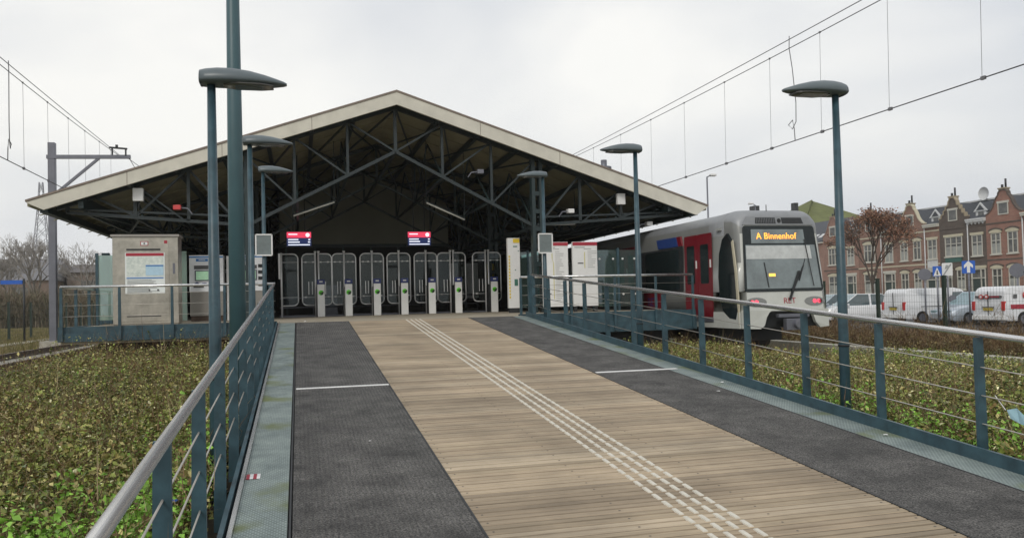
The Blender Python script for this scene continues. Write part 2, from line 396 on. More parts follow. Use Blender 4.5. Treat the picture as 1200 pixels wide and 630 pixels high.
def wood_mat():
    m = bpy.data.materials.new('deck_wood'); m.use_nodes = True; nt = m.node_tree; L = nt.links
    b = nt.nodes['Principled BSDF']; b.inputs['Roughness'].default_value = .75
    a = nd(nt, 'ShaderNodeAttribute'); a.attribute_name = 'tint'
    tc = nd(nt, 'ShaderNodeTexCoord'); mp = nd(nt, 'ShaderNodeMapping'); mp.inputs['Scale'].default_value = (2.2, 60, 1)
    L.new(tc.outputs['Object'], mp.inputs[0]); no = nd(nt, 'ShaderNodeTexNoise'); no.inputs['Scale'].default_value = 1.3; no.inputs['Detail'].default_value = 5; no.inputs['Roughness'].default_value = .7
    L.new(mp.outputs[0], no.inputs['Vector'])
    mr = nd(nt, 'ShaderNodeMapRange'); mr.inputs['From Min'].default_value = .25; mr.inputs['From Max'].default_value = .75; mr.inputs['To Min'].default_value = .72; mr.inputs['To Max'].default_value = 1.25; L.new(no.outputs['Fac'], mr.inputs[0])
    mx = nd(nt, 'ShaderNodeMixRGB', blend_type='MULTIPLY'); mx.inputs[0].default_value = 1; L.new(a.outputs['Color'], mx.inputs[1]); L.new(mr.outputs[0], mx.inputs[2])
    n4 = nd(nt, 'ShaderNodeTexNoise'); n4.inputs['Scale'].default_value = 1.1; n4.inputs['Detail'].default_value = 7; n4.inputs['Roughness'].default_value = .6; L.new(tc.outputs['Object'], n4.inputs['Vector'])
    r4 = nd(nt, 'ShaderNodeMapRange'); r4.inputs['From Min'].default_value = .35; r4.inputs['From Max'].default_value = .65; r4.inputs['To Min'].default_value = .74; r4.inputs['To Max'].default_value = 1.12; L.new(n4.outputs['Fac'], r4.inputs[0])
    m2 = nd(nt, 'ShaderNodeMixRGB', blend_type='MULTIPLY'); m2.inputs[0].default_value = 1; L.new(mx.outputs[0], m2.inputs[1]); L.new(r4.outputs[0], m2.inputs[2])
    L.new(m2.outputs[0], b.inputs['Base Color'])
    bu = nd(nt, 'ShaderNodeBump'); bu.inputs['Strength'].default_value = .5; bu.inputs['Distance'].default_value = .004; L.new(no.outputs['Fac'], bu.inputs['Height']); L.new(bu.outputs['Normal'], b.inputs['Normal'])
    return m
woodm = wood_mat()
ramp = thing('walkway', 'sloping footbridge ramp of brown wooden planks between black rubber strips', 'walkway', (2.3, 0, Z0), kind='structure')
Y0 = -2.2
def slab(x0, x1, y0, y1, zoff, th, m, name, parent=ramp):
    b = MB(); b.hexa([(x0,y0,zr(y0)+zoff-th),(x1,y0,zr(y0)+zoff-th),(x1,y1,zr(y1)+zoff-th),(x0,y1,zr(y1)+zoff-th),
                      (x0,y0,zr(y0)+zoff),(x1,y0,zr(y0)+zoff),(x1,y1,zr(y1)+zoff),(x0,y1,zr(y1)+zoff)])
    return b.build(name, m, parent)
slab(-.44, 4.93, Y0, YE, -.05, .06, dark, 'deck_base')
slab(-.39, -.09, Y0, YE, 0, .04, gratem, 'grating')
slab(4.62, 4.93, Y0, YE, 0, .04, gratem, 'grating')
slab(-.06, 1.0, Y0, YE, .004, .05, matm, 'rubber_mat')
slab(3.62, 4.60, Y0, YE, .004, .05, matm, 'rubber_mat')
for x in (-.075, 1.006, 3.614, 4.61): slab(x-.006, x+.006, Y0, YE, .006, .04, dark, 'mat_edge')
# boards with two grooves each
pb = MB(); tints = []
y = Y0; k = 0; pw = .15
while y < YE:
    base = random.choice([(.385,.305,.21),(.36,.283,.193),(.335,.268,.185),(.41,.333,.235),(.37,.295,.20)]); v_ = random.uniform(.85,1.1)
    base = tuple(c*v_ for c in base); v2_ = random.uniform(.82, 1.08)
    y1 = min(y + pw - .0095, YE)
    prof = [(y, -.004), (y+.005, 0), (y+pw/2-.014, 0), (y+pw/2-.009, -.009), (y+pw/2+.003, -.009), (y+pw/2+.008, 0), (y1-.005, 0), (y1, -.004)]
    n = len(pb.v)
    for (yy, dz) in prof: pb.v.append((1.012, yy, zr(yy)+dz)); pb.v.append((3.608, yy, zr(yy)+dz))
    for i in range(len(prof)-1): pb.face([n+2*i, n+2*i+1, n+2*i+3, n+2*i+2]); tints.append(tuple(c*(.45 if i == 3 else .75 if i in (2, 4) else 1 if i < 3 else v2_) for c in base))
    y += pw
wo = pb.build('wood_deck', woodm, ramp)
at = wo.data.attributes.new('tint', 'FLOAT_COLOR', 'FACE'); at.data.foreach_set('color', np.array([(*t, 1) for t in tints], 'f').ravel())
for (x0, x1, yy) in ((-.05, 1.0, 9.6), (3.63, 4.75, 9.72)): slab(x0, x1, yy-.035, yy+.035, .009, .004, whitep, 'white_line')
screwm = mat('screw_steel', (.10,.09,.08), .5, .5)
b = MB(); yy = Y0+.03
while yy < 12:
    for x in (1.06, 1.9, 2.75, 3.56): b.box((x-.006,yy,zr(yy)+.0005), (x+.006,yy+.012,zr(yy)+.002))
    yy += pw
tag(b.build('deck_screws', screwm, ramp), kind='stuff')
# tactile ribs, one short raised bar per board
tactile = mat('tactile_white', (.60,.57,.49), .55, var=.15, scale=15)
for x in (2.235, 2.335, 2.435, 2.53):
    b = MB(); y = Y0+.01
    while y < YE-.1:
        y1 = y + .112
        b.hexa([(x-.017,y,zr(y)-.003),(x+.017,y,zr(y)-.003),(x+.017,y1,zr(y1)-.003),(x-.017,y1,zr(y1)-.003),(x-.013,y+.004,zr(y)+.007),(x+.013,y+.004,zr(y)+.007),(x+.013,y1-.004,zr(y1)+.007),(x-.013,y1-.004,zr(y1)+.007)])
        y += pw
    b.build('tactile_rib', tactile, ramp)
for x0, x1, up, dn in ((-.47,-.44,.02,.30), (4.93,4.96,.10,.30)):
    b = MB(); b.hexa([(x0,Y0,zr(Y0)-dn),(x1,Y0,zr(Y0)-dn),(x1,YE,zr(YE)-dn),(x0,YE,zr(YE)-dn),(x0,Y0,zr(Y0)+up),(x1,Y0,zr(Y0)+up),(x1,YE,zr(YE)+up),(x0,YE,zr(YE)+up)])
    b.build('edge_beam', teal, ramp)
b = MB(); b.bar((-.405,Y0,zr(Y0)+.012), (-.405,YE,zr(YE)+.012), .025, .03); b.build('edge_angle', dirtysteel, ramp)

def litter(name, label, cat, x, y, s, m, zz=None, group=None):
    z = (zr(y)+.012) if zz is None else zz
    b = MB(False); n = 6
    for i in range(n):
        a = 2*PI*i/n; rr = s*random.uniform(.6, 1.1); b.v.append((rr*math.cos(a), rr*.8*math.sin(a), random.uniform(0,.3)*s))
    b.v.append((0, 0, .35*s))
    for i in range(n): b.face([i, (i+1) % n, n])
    o = b.build(name, m, None); o.location = (x, y, z); tag(o, label, cat, group); return o
paper = mat('paper', (.75,.75,.74), .7)
litter('paper_scrap', 'small white paper scrap on the right grating beyond the white line', 'litter', 4.78, 8.6, .03, paper)
litter('paper_scrap', 'white crumpled paper scrap on the right grating near the front', 'litter', 4.80, 5.9, .03, paper)
litter('paper_scrap', 'tiny white paper flake lying on the right black mat edge', 'litter', 4.45, 8.1, .025, paper)
litter('paper_scrap', 'tiny white paper flake in the middle of the left black mat', 'litter', .55, 6.9, .014, paper)
litter('paper_scrap', 'white paper scrap at the top of the ramp beside the left mat', 'litter', .12, 17.9, .05, paper, ZP+.01)
litter('plastic_ball', 'small blue ball lying in the weeds left of the ramp', 'ball', -.85, 5.9, .05, blue, -.86)
t = thing('sticker_strip', 'red and white striped tape piece stuck on the left grating', 'tape', (-.37, 6.1, zr(6.1)+.004))
for i in range(4):
    b = MB(); x = -.385+i*.024; b.hexa([(x,6.05,zr(6.05)+.003),(x+.024,6.05,zr(6.05)+.003),(x+.024,6.17,zr(6.17)+.003),(x,6.17,zr(6.17)+.003),(x,6.05,zr(6.05)+.006),(x+.024,6.05,zr(6.05)+.006),(x+.024,6.17,zr(6.17)+.006),(x,6.17,zr(6.17)+.006)])
    b.build('stripe', [redp, paper][i % 2], t)

# ------------------------------------------------------------------ railings
def ramp_railing(xp, xh, label, side, ys, h0=.95, h1=.93):
    def hh(y): return h0+(h1-h0)*max(y,0)/YE
    t = thing('railing', label, 'railing', (xp, 0, zr(0)))
    for y in ys:
        z = zr(y); b = MB()
        a = .033; c = .052     # tapered flat post
        b.hexa([(xp-c*(1 if side<0 else .6),y-.016,z-.28),(xp+c*(.6 if side<0 else 1),y-.016,z-.28),(xp+c*(.6 if side<0 else 1),y+.016,z-.28),(xp-c*(1 if side<0 else .6),y+.016,z-.28),
                (xp-a,y-.016,z+hh(y)-.03),(xp+a,y-.016,z+hh(y)-.03),(xp+a,y+.016,z+hh(y)-.03),(xp-a,y+.016,z+hh(y)-.03)])
        b.build('post', teal, t)
    y0, y1 = Y0, YE-.15
    b = MB(); b.tube([(xh,y0,zr(y0)+hh(y0)),(xh,0,zr(0)+hh(0)),(xh,y1,zr(y1)+hh(y1))], .025, 16); b.build('handrail', dirtysteel, t)
    for h in (.27, .5, .73):
        b = MB(); b.tube([(xp-.0,y0,zr(y0)+h*h0),(xp,y1,zr(y1)+h*h1)], .0055, 6); b.build('cable', cable, t)
    return t
ysR = [y for y in (5.15+1.112*k for k in range(-6, 12)) if Y0 < y < YE-.1]
ysL = [y for y in (3.45+1.2*k for k in range(-4, 13)) if Y0 < y < YE-.1]
ramp_railing(-.53, -.50, 'teal steel railing with round handrail along the left edge of the ramp', -1, ysL, .95, .82)
ramp_railing(5.06, 5.05, 'teal steel railing with round handrail along the right edge of the ramp', 1, ysR)

def level_railing(x0, x1, y, ztop, zbot, xsn, label, ret=None, gap=None):
    t = thing('railing', label, 'railing', ((x0+x1)/2, y, ZP))
    for x in xsn:
        b = MB(); b.hexa([(x-.03,y-.025,zbot),(x+.03,y-.025,zbot),(x+.03,y+.025,zbot),(x-.03,y+.025,zbot),(x-.025,y-.02,ztop-.02),(x+.025,y-.02,ztop-.02),(x+.025,y+.02,ztop-.02),(x-.025,y+.02,ztop-.02)]); b.build('post', teal, t)
    b = MB(); b.tube([(x0,y,ztop),(x1,y,ztop)], .028, 12)
    if ret: b.tube([(ret[0],y,ztop),(ret[0],ret[1],ztop)], .028, 12)
    b.build('handrail', steel, t)
    if ret:
        yy = y+1.15
        while yy < ret[1]+.1:
            b = MB(); b.box((ret[0]-.03,yy-.02,zbot), (ret[0]+.03,yy+.02,ztop-.02)); b.build('post', teal, t); yy += 1.15
    for h in (.24, .47, .70):
        b = MB(); b.tube([(x0,y,ZP+h),(x1,y,ZP+h)], .005, 6)
        if ret: b.tube([(ret[0],y,ZP+h),(ret[0],ret[1],ZP+h)], .005, 6)
        b.build('cable', cable, t)
    return t
level_railing(-4.73, -.5, 18.42, .93, -.18, [-4.72,-3.62,-2.6,-1.55,-.56], 'short level railing in front of the steel kiosk on the left landing', (-4.72, 24.5))
level_railing(5.05, 9.5, 18.42, .98, -.35, [5.05,6.3,7.42,8.5,9.5], 'short level railing in front of the network map boards on the right landing')
# big end posts where ramp rails meet the landing
for x, lab in ((-.56, 'left'), (5.05, 'right')):
    b = MB(); b.box((x-.05, 17.55, -.3), (x+.05, 17.65, ZP+(.80 if lab == 'left' else .92))); tag(b.build('rail_post', teal), 'square teal end post closing the %s ramp railing at the landing' % lab, 'post')

# ------------------------------------------------------------------ platform
pl = thing('platform', 'raised station platform behind the ramp', 'platform', (2, 30, 0), kind='structure')
b = MB(); b.box((-.44,YE+.001,-.2), (4.96,18.5,ZP-.002)); b.box((-4.75,18.5,-.25), (9.55,26.0,ZP)); b.build('landing_floor', stone, pl)
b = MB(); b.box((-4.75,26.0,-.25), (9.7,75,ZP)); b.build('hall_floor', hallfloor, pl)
b = MB(); b.box((-4.8,18.44,-.2), (-.48,18.495,-.03)); b.box((-4.8,18.47,-.05), (-.48,18.497,ZP+.03)); b.box((5.0,18.44,-.38), (9.6,18.495,-.12)); b.box((5.0,18.47,-.14), (9.6,18.497,ZP+.03))
b.box((-4.8,18.5,-.2), (-4.752,40,ZP+.02)); b.box((9.552,18.5,-.38), (9.6,26,ZP+.02)); b.build('fascia', teal, pl)
b = MB(); b.box((-4.2,19.2,-1.3), (9.2,74,-.26)); b.build('foundation', dark, pl)

# ------------------------------------------------------------------ canopy
XA, XL, XR, YF, YB = 2.6, -6.22, 11.62, 21.5, 70.0
ZA, ZEV = 6.05, 3.05
can = thing('station_canopy', 'wide gabled station roof with cream fascia and dark steel trusses', 'station roof', (XA, YF, ZP))
def zroof(x): return ZA - (ZA-ZEV)*abs(x-XA)/((XR-XL)/2)
for sgn, xe in ((-1, XL), (1, XR)):
    b = MB(); b.hexa([(XA,YF+.03,ZA-.20),(xe,YF+.03,ZEV-.10),(xe,YB,ZEV-.10),(XA,YB,ZA-.20),(XA,YF+.03,ZA-.02),(xe,YF+.03,ZEV-.02),(xe,YB,ZEV-.02),(XA,YB,ZA-.02)], 0)
    b.build('roof_panel', roofp, can)
    b = MB(); b.hexa([(XA,YF+.0,ZA-.02),(xe,YF,ZEV-.02),(xe,YB,ZEV-.02),(XA,YB,ZA-.02),(XA,YF,ZA+.02),(xe,YF,ZEV+.02),(xe,YB,ZEV+.02),(XA,YB,ZA+.02)]); b.build('roof_covering', rooftop, can)
    cut = xe - sgn*(.36)
    b = MB(); b.prism([(XA,ZA-.34),(cut,zroof(cut)-.34),(xe,ZEV-.02),(xe,ZEV+.0),(XA,ZA+.0)], 'y', YF-.05, YF+.028); b.build('fascia_board', cream, can)
    for k in range(1, 4):
        b = MB(); x = XA+(xe-XA)*k/4; b.box((x-.006,YF-.054,zroof(x)-.33), (x+.006,YF-.0505,zroof(x)-.005)); b.build('fascia_joint', capm, can)
    b = MB(); b.prism([(XA,ZA+.0),(xe+sgn*.02,ZEV+.0),(xe+sgn*.02,ZEV+.05),(XA,ZA+.05)], 'y', YF-.07, YF+.06); b.build('cap_strip', capm, can)
    b = MB(); b.box((xe-sgn*.42,YF+.1,ZEV-.24), (xe-sgn*.25,YB,ZEV-.06)); b.box((xe-sgn*1.2,YF+.1,ZEV-.12), (xe-sgn*1.08,YB,ZEV+.12)); b.build('eave_beam', truss, can)
    # joints between panels and purlins
    b = MB()
    for k in range(1, 8):
        x = XA + (xe-XA)*k/8; z = zroof(x)-.205
        b.box((x-.05,YF+.05,z-.13), (x+.05,YB,z))
    b.build('purlin', truss, can)
    b = MB()
    y = YF+1.0
    while y < 50:
        b.bar((XA,y,ZA-.207), (xe,y,ZEV-.207), .05, .02); y += 1.2
    b.build('panel_joint', roofp, can)
XCL, XCR = -1.38, 6.56
def frame(y, m, tk):
    t = []
    b = MB(); dz = .29
    def bar(a, c, w_): b.bar((a[0],y,a[1]), (c[0],y,c[1]), w_, w_, 0, (0,1,0))
    def P(x, z=None): return (x, zroof(x)-dz if z is None else z)
    bar(P(XL+.5), P(XA), .12*tk); bar(P(XR-.5), P(XA), .12*tk)
    AP = (XA, 4.55)
    for s, xc, xe in ((-1, XCL, XL), (1, XCR, XR)):
        bar(AP, (xc, 2.48), .085*tk)                                  # scissor chord
        def on(x): return (x, 4.55 + (2.48-4.55)*(x-XA)/(xc-XA))
        x1 = XA + s*1.28; x2 = XA + s*2.66
        bar(P(x1), on(x1), .07*tk); bar(P(x2), on(x2), .07*tk)
        bar(P(x1), AP, .05*tk); bar(P(x2), on(x1), .05*tk); bar(P(xc), on(x2), .05*tk)
        # outboard part
        zc = 2.84; xo = xc + s*2.55; xq = xc + s*1.3; xr = xe - s*.75
        bar((xc,2.56), (xr,zc+.02), .08*tk); bar((xc,2.78), (xr,zc+.10), .05*tk)
        bar(P(xq), (xq,2.66), .08*tk); bar(P(xo), (xo,2.76), .09*tk)
        bar(P(xq), (xc,2.5), .06*tk); bar(P(xq), (xo,2.76), .06*tk); bar((xo,2.78), P(xr-s*.6), .06*tk); bar(P(xo),(xq,2.6),.04*tk); bar((xr,zc), P(xr), .08*tk)
    bar(P(XA), AP, .09*tk)
    b.build('truss', m, can)
yy = YF+.5; first = True
while yy < 68:
    frame(yy, trusslite if first else truss, 1.0 if first else .9); first = False; yy += 5.5
# scissors bracing in the roof plane between frames, seen as crossing bars
for s_, xc in ((-1, XCL), (1, XCR)):
    for xa_, za, zb_ in ((xc, 2.5, 4.2), (xc+s_*2.55, 2.74, 3.3), (xc+s_*3.7, 2.86, 3.02)):
        b = MB(); yy = YF+.5
        while yy < 45:
            b.bar((xa_,yy,za), (xa_,yy+5.5,za), .07); b.bar((xa_,yy,zb_), (xa_,yy+5.5,zb_), .06)
            for k in range(4): b.bar((xa_,yy+k*1.375,za if k % 2 else zb_), (xa_,yy+(k+1)*1.375,zb_ if k % 2 else za), .05)
            yy += 5.5
        b.build('lattice_girder', truss, can)
    b = MB(); yy = YF+.5
    while yy < 45:
        xo = xc+s_*3.7; b.bar((xo-s_*1.3,yy,2.78), (xo,yy+5.5,2.86), .05); b.bar((xo,yy,2.86), (xo-s_*1.3,yy+5.5,2.78), .05); yy += 5.5
    b.build('wind_brace', truss, can)
for s_ in (-1, 1):
    for j in range(3):
        xa_, xb_ = XA+s_*(1.3*j+.05), XA+s_*1.3*(j+1); b = MB(); yy = YF+.5
        while yy < 45:
            b.bar((xa_,yy,zroof(xa_)-.38), (xb_,yy+5.5,zroof(xb_)-.38), .045); b.bar((xb_,yy,zroof(xb_)-.38), (xa_,yy+5.5,zroof(xa_)-.38), .045)
            za = 4.55+(2.48-4.55)*(1.3*j)/3.97; zb_ = 4.55+(2.48-4.55)*(1.3*(j+1))/3.97
            b.bar((xb_,yy,zb_), (xb_,yy+5.5,zb_), .06); b.bar((xb_,yy,zb_), (xb_,yy+2.75,zroof(xb_)-.3), .045); b.bar((xb_,yy+2.75,zroof(xb_)-.3), (xb_,yy+5.5,zb_), .045)
            yy += 5.5
        b.build('roof_brace', truss, can)
b = MB(); b.bar((XA,YF+.5,4.55), (XA,49,4.55), .08); b.build('ridge_tie', truss, can)
for x in (XCL, XCR):
    yy = YF+.5; first = True
    while yy < 62:
        b = MB(); b.box((x-.16,yy-.12,ZP), (x-.06,yy+.12,zroof(x)-.3)); b.box((x+.06,yy-.12,ZP), (x+.16,yy+.12,zroof(x)-.3))
        for k in range(9): b.box((x-.06,yy-.1,ZP+.3+k*.5), (x+.06,yy+.1,ZP+.42+k*.5)) if ZP+.42+k*.5 < zroof(x)-.35 else None
        b.build('column', truss, can); yy += 5.5
# hanging tube lamps
for (p, q) in (((-.12,24.2,3.03), (1.05,24.2,3.44)), ((3.76,24.2,3.44), (4.92,24.2,2.93)), ((7.4,24,2.75), (8.4,24,2.78))):
    b = MB(); b.tube([p, q], .022, 8); b.build('tube_lamp', tubem, can)
    b = MB(); b.bar(V(p)+V((0,.02,.05)), V(q)+V((0,.02,.05)), .07, .03); b.bar(q, (q[0],q[1],zroof(q[0])-.3), .02); b.bar(p, (p[0],p[1],zroof(p[0])-.3), .02); b.build('lamp_bracket', truss, can)
# enclosed hall inside
hall = thing('station_hall', 'dull grey enclosed hall wall under the middle of the station roof', 'building', (2.6, 33, ZP))
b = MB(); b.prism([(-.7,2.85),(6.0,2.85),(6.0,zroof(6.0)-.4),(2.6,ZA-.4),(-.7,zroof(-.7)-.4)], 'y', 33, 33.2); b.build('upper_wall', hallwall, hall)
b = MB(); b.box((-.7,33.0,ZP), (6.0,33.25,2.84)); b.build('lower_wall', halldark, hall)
b = MB()
for k in range(6): b.box((-.5+k*1.1,32.93,ZP), (-.42+k*1.1,32.99,2.7))
b.box((-.7,32.9,2.72), (6.0,32.99,2.85)); b.build('door_frame', truss, hall)
b = MB(); b.box((-4.7,58,ZP), (9.6,58.2,6)); b.build('rear_wall', halldark, hall)  # dark wall added across the far end to keep the hall dark
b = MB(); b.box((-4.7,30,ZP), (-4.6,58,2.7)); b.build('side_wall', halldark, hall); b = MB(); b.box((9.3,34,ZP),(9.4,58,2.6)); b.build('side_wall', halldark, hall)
# dim things inside the hall seen through the gates
for (x, y, hgt, wd, m, lab) in ((6.7,34,2.0,1.5,'w','pale advertising board inside the hall behind the gates'), (1.0,31,1.1,.8,'g','grey waste container in the hall behind the gates')):
    t = thing('notice_board' if m == 'w' else 'litter_bin', lab, 'board' if m == 'w' else 'bin', (x,y,ZP))
    b = MB(); b.box((x-wd/2,y,ZP+(.5 if m == 'w' else 0)), (x+wd/2,y+.1 if m == 'w' else y+.5,ZP+hgt)); b.build('panel' if m == 'w' else 'body', whitep if m == 'w' else galv, t, .02)
    b = MB()
    if m == 'w':
        b.box((x-wd/2,y+.02,ZP), (x-wd/2+.06,y+.08,ZP+.5)); b.box((x+wd/2-.06,y+.02,ZP), (x+wd/2,y+.08,ZP+.5)); b.build('leg', dark, t)
    else: b.box((x-wd/2-.02,y-.02,ZP+hgt), (x+wd/2+.02,y+.52,ZP+hgt+.06)); b.build('lid', dark, t)
# departure screens
for x, lab in ((.03, 'left hanging departure screen with red band under the station roof'), (3.93, 'right hanging departure screen with red band under the station roof')):
    t = thing('departure_screen', lab, 'screen', (x, 27, 2.35), group='departure screens')
    b = MB(); b.box((x-.42,27.02,2.33), (x+.42,27.14,2.84)); b.build('housing', dark, t)
    b = MB(); b.box((x-.38,27.005,2.36), (x+.38,27.02,2.62)); b.build('display', navyemit, t)
    b = MB(); b.box((x-.38,27.005,2.625), (x+.38,27.02,2.81)); b.build('header_band', redemit, t)
    b = MB(); n = 16; b.prism([(x+.27+.065*math.cos(2*PI*i/n), 2.715+.065*math.sin(2*PI*i/n)) for i in range(n)], 'y', 26.995, 27.004); b.build('clock_face', whiteemit, t)
    b = MB(); b.box((x-.34,26.995,2.55), (x-.02,27.004,2.585)); b.box((x-.34,26.995,2.47), (x+.02,27.004,2.505)); b.box((x-.34,26.995,2.385), (x+.34,27.004,2.415)); b.box((x+.29,26.995,2.55),(x+.35,27.004,2.585)); b.box((x+.28,26.995,2.47),(x+.35,27.004,2.505)); b.box((x-.33,26.995,2.72),(x-.05,27.004,2.755)); b.build('text_line', whiteemit, t)
    b = MB(); b.box((x-.2,27.06,2.84), (x-.17,27.09,zroof(x)-.35)); b.box((x+.17,27.06,2.84), (x+.2,27.09,zroof(x)-.35)); b.build('hanger', dark, t)
# white boxes, alarm and cameras on the front truss
def box_thing(name, lab, cat, x, y, z, w_, h_, m):
    t = thing(name, lab, cat, (x, y, z)); b = MB(); b.box((x-w_/2,y,z), (x+w_/2,y+.14,z+h_)); b.build('housing', m, t, .01)
    b = MB(); b.box((x-.02,y+.14,z+.05), (x+.02,y+.3,z+.1)); b.tube([(x+.03,y+.07,z),(x+.0,y+.09,z-.15),(x+.03,y+.1,z-.3)], .012, 6); b.build('cable', dark, t); return t
box_thing('speaker_box', 'white speaker box on the left outer truss of the station roof', 'speaker', -3.83, 21.75, 3.13, .24, .32, whitep)
box_thing('speaker_box', 'white speaker box on the right outer truss of the station roof', 'speaker', 9.05, 21.75, 3.13, .24, .32, whitep)
def cctv(x, y, z, s, m, lab, arm=.25):
    t = thing('camera', lab, 'camera', (x, y, z)); b = MB(); b.box((x-.09,y-.05,z-.06), (x+.09,y+.15,z+.06)); b.build('housing', m, t, .01)
    b = MB(); b.bar((x+s*.05,y+.05,z), (x+s*arm,y+.05,z-.02), .03); b.bar((x+s*arm,y+.05,z-.02), (x+s*(arm+.1),y+.05,z-.16), .025); b.build('bracket', galv, t); return t
cctv(-2.93, 21.8, 2.98, 1, mat('alarm_red', (.55,.06,.06), .4), 'red alarm box on a bracket under the left part of the roof')
cctv(7.55, 21.9, 2.95, -1, whitep, 'white security camera on a bracket under the right part of the roof')
cctv(10.1, 22.2, 2.62, -1, whitep, 'small white dome camera hanging at the right eave of the roof')
cctv(4.95, 22.0, 4.05, -1, galv, 'grey camera clamped to the right half of the front truss')
# mast-mounted unit on roof
t = thing('roof_siren', 'small grey siren unit on a stub mast on the right roof slope', 'siren', (8.75, 22.3, zroof(8.75)))
b = MB(); b.tube([(8.75,22.3,zroof(8.75)-.02),(8.75,22.3,4.5)], .09, 12); b.build('mast', galv, t)
b = MB(); b.tube([(8.75,22.3,4.22),(8.75,22.3,4.30)], .22, 16); b.tube([(8.15,22.3,4.36),(8.85,22.3,4.26)], .035, 8); b.build('horn', galv, t)

# ------------------------------------------------------------------ fare gates
VX = [.66,1.50,2.38,3.24,4.12,4.98,6.17]
gw = [.43,.35,.35,.35,.35,.44,.45]
def wing_path(xp, xo, za, zb_, r_=.15):
    s = 1 if xo > xp else -1; P = [(xp, zb_)]
    for i in range(6): a = PI/2*i/5; P.append((xo-s*r_+s*r_*math.sin(a), zb_-r_+r_*math.cos(a)))
    for i in range(6): a = PI/2*i/5; P.append((xo-s*r_+s*r_*math.cos(a), za+r_-r_*math.sin(a)))
    P.append((xp, za)); return P
def fare_gate(x, hw, label, cab=True, sides=(-1,1)):
    y = 25.7; t = thing('fare_gate', label, 'fare gate', (x, y, ZP), group='fare gates' if cab else None)
    xpole = x-.10
    if cab:
        b = MB(); b.box((x-.11,y,ZP), (x+.11,y+.10,ZP+1.0)); b.build('pillar', validw, t, .01)
        b = MB(); b.box((x-.12,y-.02,ZP+1.0), (x+.12,y+.12,ZP+1.15)); b.build('card_reader', navy, t, .015)
        b = MB(); b.box((x-.05,y-.026,ZP+1.06), (x+.05,y-.021,ZP+1.10)); b.build('reader_label', whitep, t)
        b = MB(); n = 20; cz = ZP+.74
        b.prism([(x+.075*math.cos(2*PI*i/n), cz+.075*math.sin(2*PI*i/n)) for i in range(n)], 'y', y-.006, y-.001); lg = b.build('logo', green, t)
        b = MB(); b.prism([(x-.03,cz-.072),(x+.05,cz-.06),(x+.078,cz+.0),(x+.07,cz+.045),(x+.0,cz-.02)], 'y', y-.010, y-.007); b.prism([(x-.055,cz+.01),(x-.02,cz-.03),(x+.05,cz+.05),(x-.02,cz+.01)],'y',y-.010,y-.007); b.build('logo_mark', black, lg)
        b = MB(); b.box((x-.10,y+.12,ZP), (x+.08,y+1.5,ZP+.92)); b.build('cabinet', dark, t, .02)
    yp = y+.65
    for dx in ((-.05,.05) if hw > .4 else (0,)) if cab else (0,):
        b = MB(); b.tube([(xpole+dx,yp-.03,ZP),(xpole+dx,yp-.03,ZP+2.02)], .028, 12); b.tube([(xpole+dx,yp-.03,ZP+2.02),(xpole+dx,yp-.03,ZP+2.07)], .038, 12); b.build('pole', chrome, t)
    for s in sides:
        x0, x1 = xpole+s*(.075 if hw > .4 else .03), xpole+s*hw*1.06
        lo, hi = min(x0,x1), max(x0,x1)
        R2 = [(px, yp, pz) for px, pz in wing_path(x0, x1, ZP+.36, ZP+1.98)]
        b = MB(); b.prism([(p[0],p[2]) for p in R2], 'y', yp-.006, yp+.006); gl = b.build('glass_wing', gateglass, t)
        b = MB(); b.tube(R2, .020, 8)
        b.tube([(lo,yp-.01,ZP+1.72),(hi,yp-.01,ZP+1.72)], .008, 6); b.tube([(lo,yp-.01,ZP+.62),(hi,yp-.01,ZP+.62)], .008, 6)
        b.build('wing_frame', chrome, gl)
        xm = xpole+s*hw*.8
        for xx, zz in ((xm,1.72),(xm,.62),(xpole+s*.12,1.72)):
            b = MB(); b.box((xx-.03,yp-.03,ZP+zz-.02), (xx+.03,yp-.008,ZP+zz+.02)); b.build('hinge', whitep, gl)
        for q in (.35,.6):
            b = MB(); b.box((xpole+s*hw*q-.012,yp-.03,ZP+.7), (xpole+s*hw*q+.012,yp-.01,ZP+1.1)); b.build('handle', chrome, gl)
    return t
ordn = ['first fare gate from the left, beside the ticket machines', 'second fare gate from the left, white pillar with blue reader', 'third fare gate from the left, under the left of the hall', 'middle fare gate, at the end of the white tactile lines', 'fifth fare gate from the left, right of the tactile lines', 'sixth fare gate from the left, second from the right end', 'rightmost fare gate, next to the yellow card machine']
for i, x in enumerate(VX): fare_gate(x, gw[i], ordn[i])
t = thing('gate_wing', 'glass side wing on a chrome pole closing the fare gate row at the left end', 'gate wing', (-.52, 26.35, ZP))
for q, sx in ((-.52, 1),):
    b = MB(); b.tube([(q,26.35,ZP),(q,26.35,ZP+2.02)], .028, 12); b.box((q-.09,26.3,ZP+1.2),(q-.03,26.36,ZP+2.0)); b.build('pole', chrome, t)
    R = [(px,26.35,pz) for px, pz in wing_path(q+.03, q+.50, ZP+.36, ZP+1.98)]
    b = MB(); b.prism([(p[0],p[2]) for p in R], 'y', 26.344, 26.356); gl = b.build('glass_wing', gateglass, t)
    b = MB(); b.tube(R, .020, 8); b.tube([(q,26.33,ZP+1.72),(q+.5,26.33,ZP+1.72)], .008, 6); b.tube([(q,26.33,ZP+.62),(q+.5,26.33,ZP+.62)], .008, 6); b.build('wing_frame', chrome, gl)
b = MB(); b.box((-.6,26.45,ZP), (6.2,26.5,ZP+.05)); b.tube([(-.6,27.2,ZP+.3),(6.2,27.2,ZP+.3)], .02, 8); b.tube([(-.6,27.2,ZP+.6),(6.2,27.2,ZP+.6)], .02, 8)
for k in range(8): b.tube([(-.5+k*.95,27.2,ZP),(-.5+k*.95,27.2,ZP+.6)], .02, 8)
tag(b.build('guide_rail', galv), 'low grey tubular guide rail behind the row of fare gates', 'rail')

